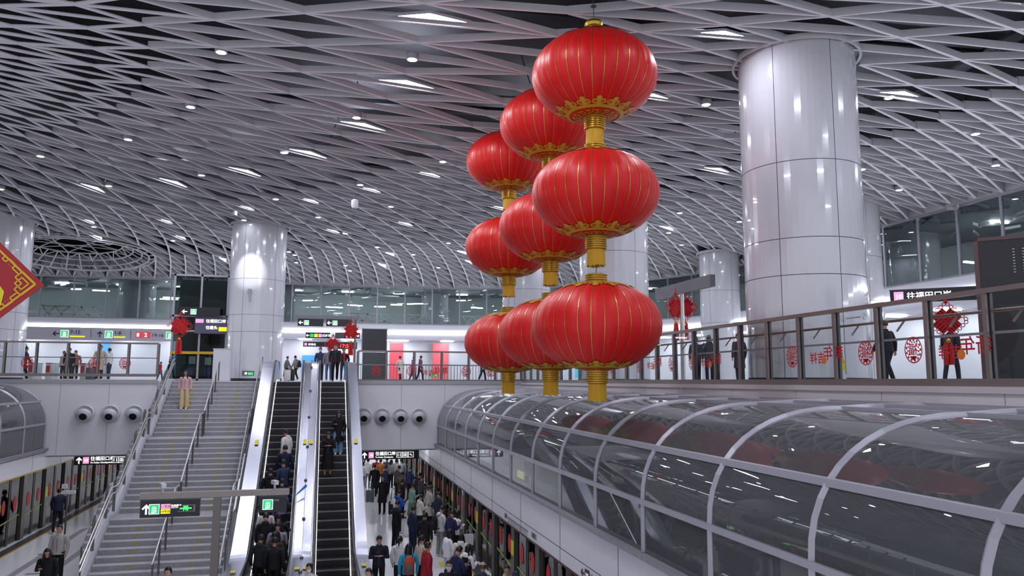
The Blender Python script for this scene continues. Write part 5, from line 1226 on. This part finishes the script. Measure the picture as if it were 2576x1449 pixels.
    if 'mask' in ex:
        k_ = MB(); n1, n2 = 9, 6; pts = []
        for i in range(n2+1):
            for q in range(n1+1):
                p = hp(-1.25+2.5*q/n1, .06+.38*i/n2); pts.append(hc + HM @ (p + V((p.x, p.y, 0)).normalized()*.008))
        k_.add(pts, [(i*(n1+1)+q, (i+1)*(n1+1)+q, (i+1)*(n1+1)+q+1, i*(n1+1)+q+1) for i in range(n2) for q in range(n1)], MASKM); k_.obj('face_mask', rt, smooth=60)
    if 'scarf' in ex:
        k_ = MB(); ring_loft(k_, [(V((0, lean+.01, 1.42)), .1, .09, AX, AY), (V((0, lean+.01, 1.5)), .085, .085, AX, AY)], RED, 14); k_.tube([V((-.06, .1, 1.42)), V((-.08, .16, 1.2)), V((-.09, .15, .98))], .05, RED, 8); k_.obj('scarf', rt, smooth=60)
    rt['face_dir'] = 0
    del rt['face_dir']
    Mw = Matrix.Translation((x, y, z+.012)) @ Matrix.Rotation(R(face), 4, 'Z') @ Matrix.Scale(s, 4)
    return rt, Mw, wr, el, sh
PHONE = mat('phone_black', '111216', .15)
FIG = []
for row in PEOPLE:
    FIG.append(person('person', row) + (row,))
def find(txt): return next(f for f in FIG if txt in f[-1][-1])
def short(lb): return ' '.join(lb.replace('person', 'figure').split()[:9])
np_ = 0
for rt, Mw, wr, el, sh, row in FIG:
    if row[5] in ('phone', 'phoneboth') and row[1] < 34:
        m = MB(); i = 1; p = wr[1] + (wr[1]-el[1]).normalized()*.1 + Vector((-.0, .0, .045))
        m.box((0, 0, 0), (.074, .012, .15), PHONE); o = m.obj('mobile_phone'); o.matrix_world = Mw @ Matrix.Translation(p) @ Matrix.Rotation(-.7, 4, 'X')
        d = row[-1].replace('person in ', '').replace('person with ', '').replace('person ', '')
        tag(o, 'phone held by the one in ' + ' '.join(d.split()[:8]), 'phone', 'phones in hands')
def rucksack(txt, c1, c2, label):
    f = find(txt); rt = empty('rucksack', (0, 0, 0), label, 'bag'); rt.matrix_world = f[1] @ Matrix.Translation((0, -.235, 1.17))
    m = MB(); ring_loft(m, [(Vector((0, 0, -.24)), .13, .07, AX, AY), (Vector((0, -.01, -.2)), .155, .095, AX, AY), (Vector((0, -.01, .1)), .15, .09, AX, AY), (Vector((0, .01, .22)), .12, .06, AX, AY), (Vector((0, .02, .26)), .06, .03, AX, AY)], cloth(c1), 16); m.obj('bag_body', rt, smooth=60)
    m = MB(); ring_loft(m, [(Vector((0, -.09, -.2)), .1, .04, AX, AY), (Vector((0, -.09, -.17)), .115, .05, AX, AY), (Vector((0, -.09, 0)), .11, .045, AX, AY), (Vector((0, -.08, .04)), .08, .02, AX, AY)], cloth(c2), 14); m.obj('front_pocket', rt, smooth=60)
    for sx in (-1, 1):
        m = MB(); m.tube([(sx*.1, .03, .22), (sx*.11, .16, .27), (sx*.12, .3, .12), (sx*.13, .28, -.1), (sx*.13, .05, -.2)], .016, cloth('1c1c20'), 6); m.obj('strap', rt, smooth=60)
rucksack('orange and grey rucksack', 'a8452c', '55575c', 'orange and grey rucksack on the back of the teal jacket')
rucksack('white and black rucksack', 'c9c9cc', '2a2a2e', 'white and black rucksack on the back of the bright blue jacket')
rucksack('wearing a backpack', '18181c', '2a2a30', 'black backpack worn by the figure behind the left railing')
rucksack('all in black behind the grey', '121216', '1c1c20', 'black rucksack on the back of the figure below the grey sweater')
rucksack('rucksack behind the black suitcase', '1c1d22', '2a2a30', 'dark rucksack on the grey jacket by the upper suitcase')
rucksack('black bag', '1b1b1f', '26262b', 'black shoulder bag on the back of the white hooded jacket')
def suitcase(x, y, z, c, label, w=.42, h=.6):
    rt = empty('suitcase', (x, y, z), label, 'suitcase', rz=random.uniform(-.4, .4)); cm = mat('case_'+c, c, .4)
    m = MB(); ring_loft(m, [(Vector((0, 0, .05)), w/2, .11, AX, AY), (Vector((0, 0, .08)), w/2+.01, .13, AX, AY), (Vector((0, 0, h)), w/2+.01, .13, AX, AY), (Vector((0, 0, h+.03)), w/2-.01, .11, AX, AY)], cm, 4 if False else 20); m.obj('case_body', rt, smooth=50)
    m = MB(); m.tube([(-.1, 0, h), (-.1, 0, h+.38), (.1, 0, h+.38), (.1, 0, h)], .012, STEELD, 6); m.obj('pull_handle', rt)
    for sx in (-1, 1):
        m = MB(); m.tube([(sx*w*.35-.02, 0, .03), (sx*w*.35+.02, 0, .03)], .03, BLACKM, 10); m.obj('wheel', rt)
suitcase(3.55, 36.3, PF, '1a1a1e', 'black suitcase beside the long black coat on the platform')
suitcase(2.75, 40.2, PF, '55585e', 'grey suitcase near the small child at the escalator side')
suitcase(-1.75, 52.0, 0, '1c1c20', 'black suitcase between the two figures at the escalator head', .5, .75)
suitcase(-1.95, 51.6, 0, 'c9c9c4', 'white suitcase beside the full black skirt', .4, .7)
suitcase(-10.9, 41.7, .0, '4c4f57', 'grey suitcase beside the beige coat behind the left railing')
m = MB(); m.tube([(0, 0, 0), (.35, .25, .3)], .03, mat('umbrella_blue', '2f7ac0', .5), 8, rs=[.012, .05]); tag(m.obj('umbrella', loc=(-.62, 26.7, -3.75)), 'folded bright blue umbrella held over the steel deck', 'umbrella')
m = MB(); ring_loft(m, [(Vector((0, 0, 0)), .12, .06, AX, AY), (Vector((0, 0, .1)), .17, .1, AX, AY), (Vector((0, 0, .3)), .12, .06, AX, AY), (Vector((0, 0, .4)), .03, .02, AX, AY)], mat('bag_white', 'd6d6d8', .6), 12)
f = find('carrying a white plastic bag'); tag(m.obj('carrier_bag', loc=(f[-1][0]+.42, f[-1][1]-.1, PF+.42)), 'white plastic carrier bag hanging from the one looking down in black', 'bag')
m = MB(); m.b2((-.16, -.05, 0), (.16, .05, .36), mat('bag_white', 'd6d6d8', .6)); m.tube([(-.08, 0, .36), (-.05, 0, .5), (.05, 0, .5), (.08, 0, .36)], .008, WHITE, 5)
f = find('holding a white bag'); tag(m.obj('carrier_bag', loc=(f[-1][0]+.4, f[-1][1]-.25, PF+.5)), 'white bag on the arm of the one in white blouse', 'bag')

# ------------------------------------------------------------------ camera, world, view
F_PX, W_PX = 1912.0, 2576
cd = bpy.data.cameras.new('camera'); cam = bpy.data.objects.new('camera', cd); COL.objects.link(cam)
cd.sensor_width = 36; cd.lens = F_PX/W_PX*36; cd.clip_end = 300; cd.clip_start = .05
th, ps, ro = R(7.015), R(14.18), R(-.213)
fw = Vector((sin(ps)*cos(th), cos(ps)*cos(th), sin(th))); rt0 = Vector((cos(ps), -sin(ps), 0)); up0 = rt0.cross(fw)
rt_ = rt0*cos(ro) - up0*sin(ro); up_ = rt0*sin(ro) + up0*cos(ro)
M = Matrix((( rt_.x, up_.x, -fw.x, 0), (rt_.y, up_.y, -fw.y, 0), (rt_.z, up_.z, -fw.z, .03), (0, 0, 0, 1)))
cam.matrix_world = M
bpy.context.scene.camera = cam
sc = bpy.context.scene
w = bpy.data.worlds.new('world'); sc.world = w; w.use_nodes = True
w.node_tree.nodes['Background'].inputs[0].default_value = (.86, .88, 1, 1); w.node_tree.nodes['Background'].inputs[1].default_value = .48
sc.view_settings.view_transform = 'Standard'; sc.view_settings.look = 'None'; sc.view_settings.gamma = 1; sc.view_settings.exposure = 1.1
try: sc.view_settings.use_curve_mapping = False
except Exception: pass
c = sc.cycles
c.use_adaptive_sampling = True; c.adaptive_threshold = .06; c.max_bounces = 6; c.diffuse_bounces = 2; c.glossy_bounces = 3; c.transmission_bounces = 2; c.transparent_max_bounces = 16
c.caustics_reflective = False; c.caustics_refractive = False; c.sample_clamp_indirect = 3; c.use_denoising = True
try: c.denoiser = 'OPENIMAGEDENOISE'
except Exception: pass

# lettering becomes plain meshes
bpy.context.view_layer.update()
dg = bpy.context.evaluated_depsgraph_get()
for o in [o for o in bpy.data.objects if o.type == 'FONT']:
    me = bpy.data.meshes.new_from_object(o.evaluated_get(dg))
    n = o.name; o.name = n + '_curve'; q = bpy.data.objects.new(n, me); COL.objects.link(q)
    q.parent = o.parent; q.location = o.location; q.rotation_euler = o.rotation_euler; q.scale = o.scale
    bpy.data.objects.remove(o)
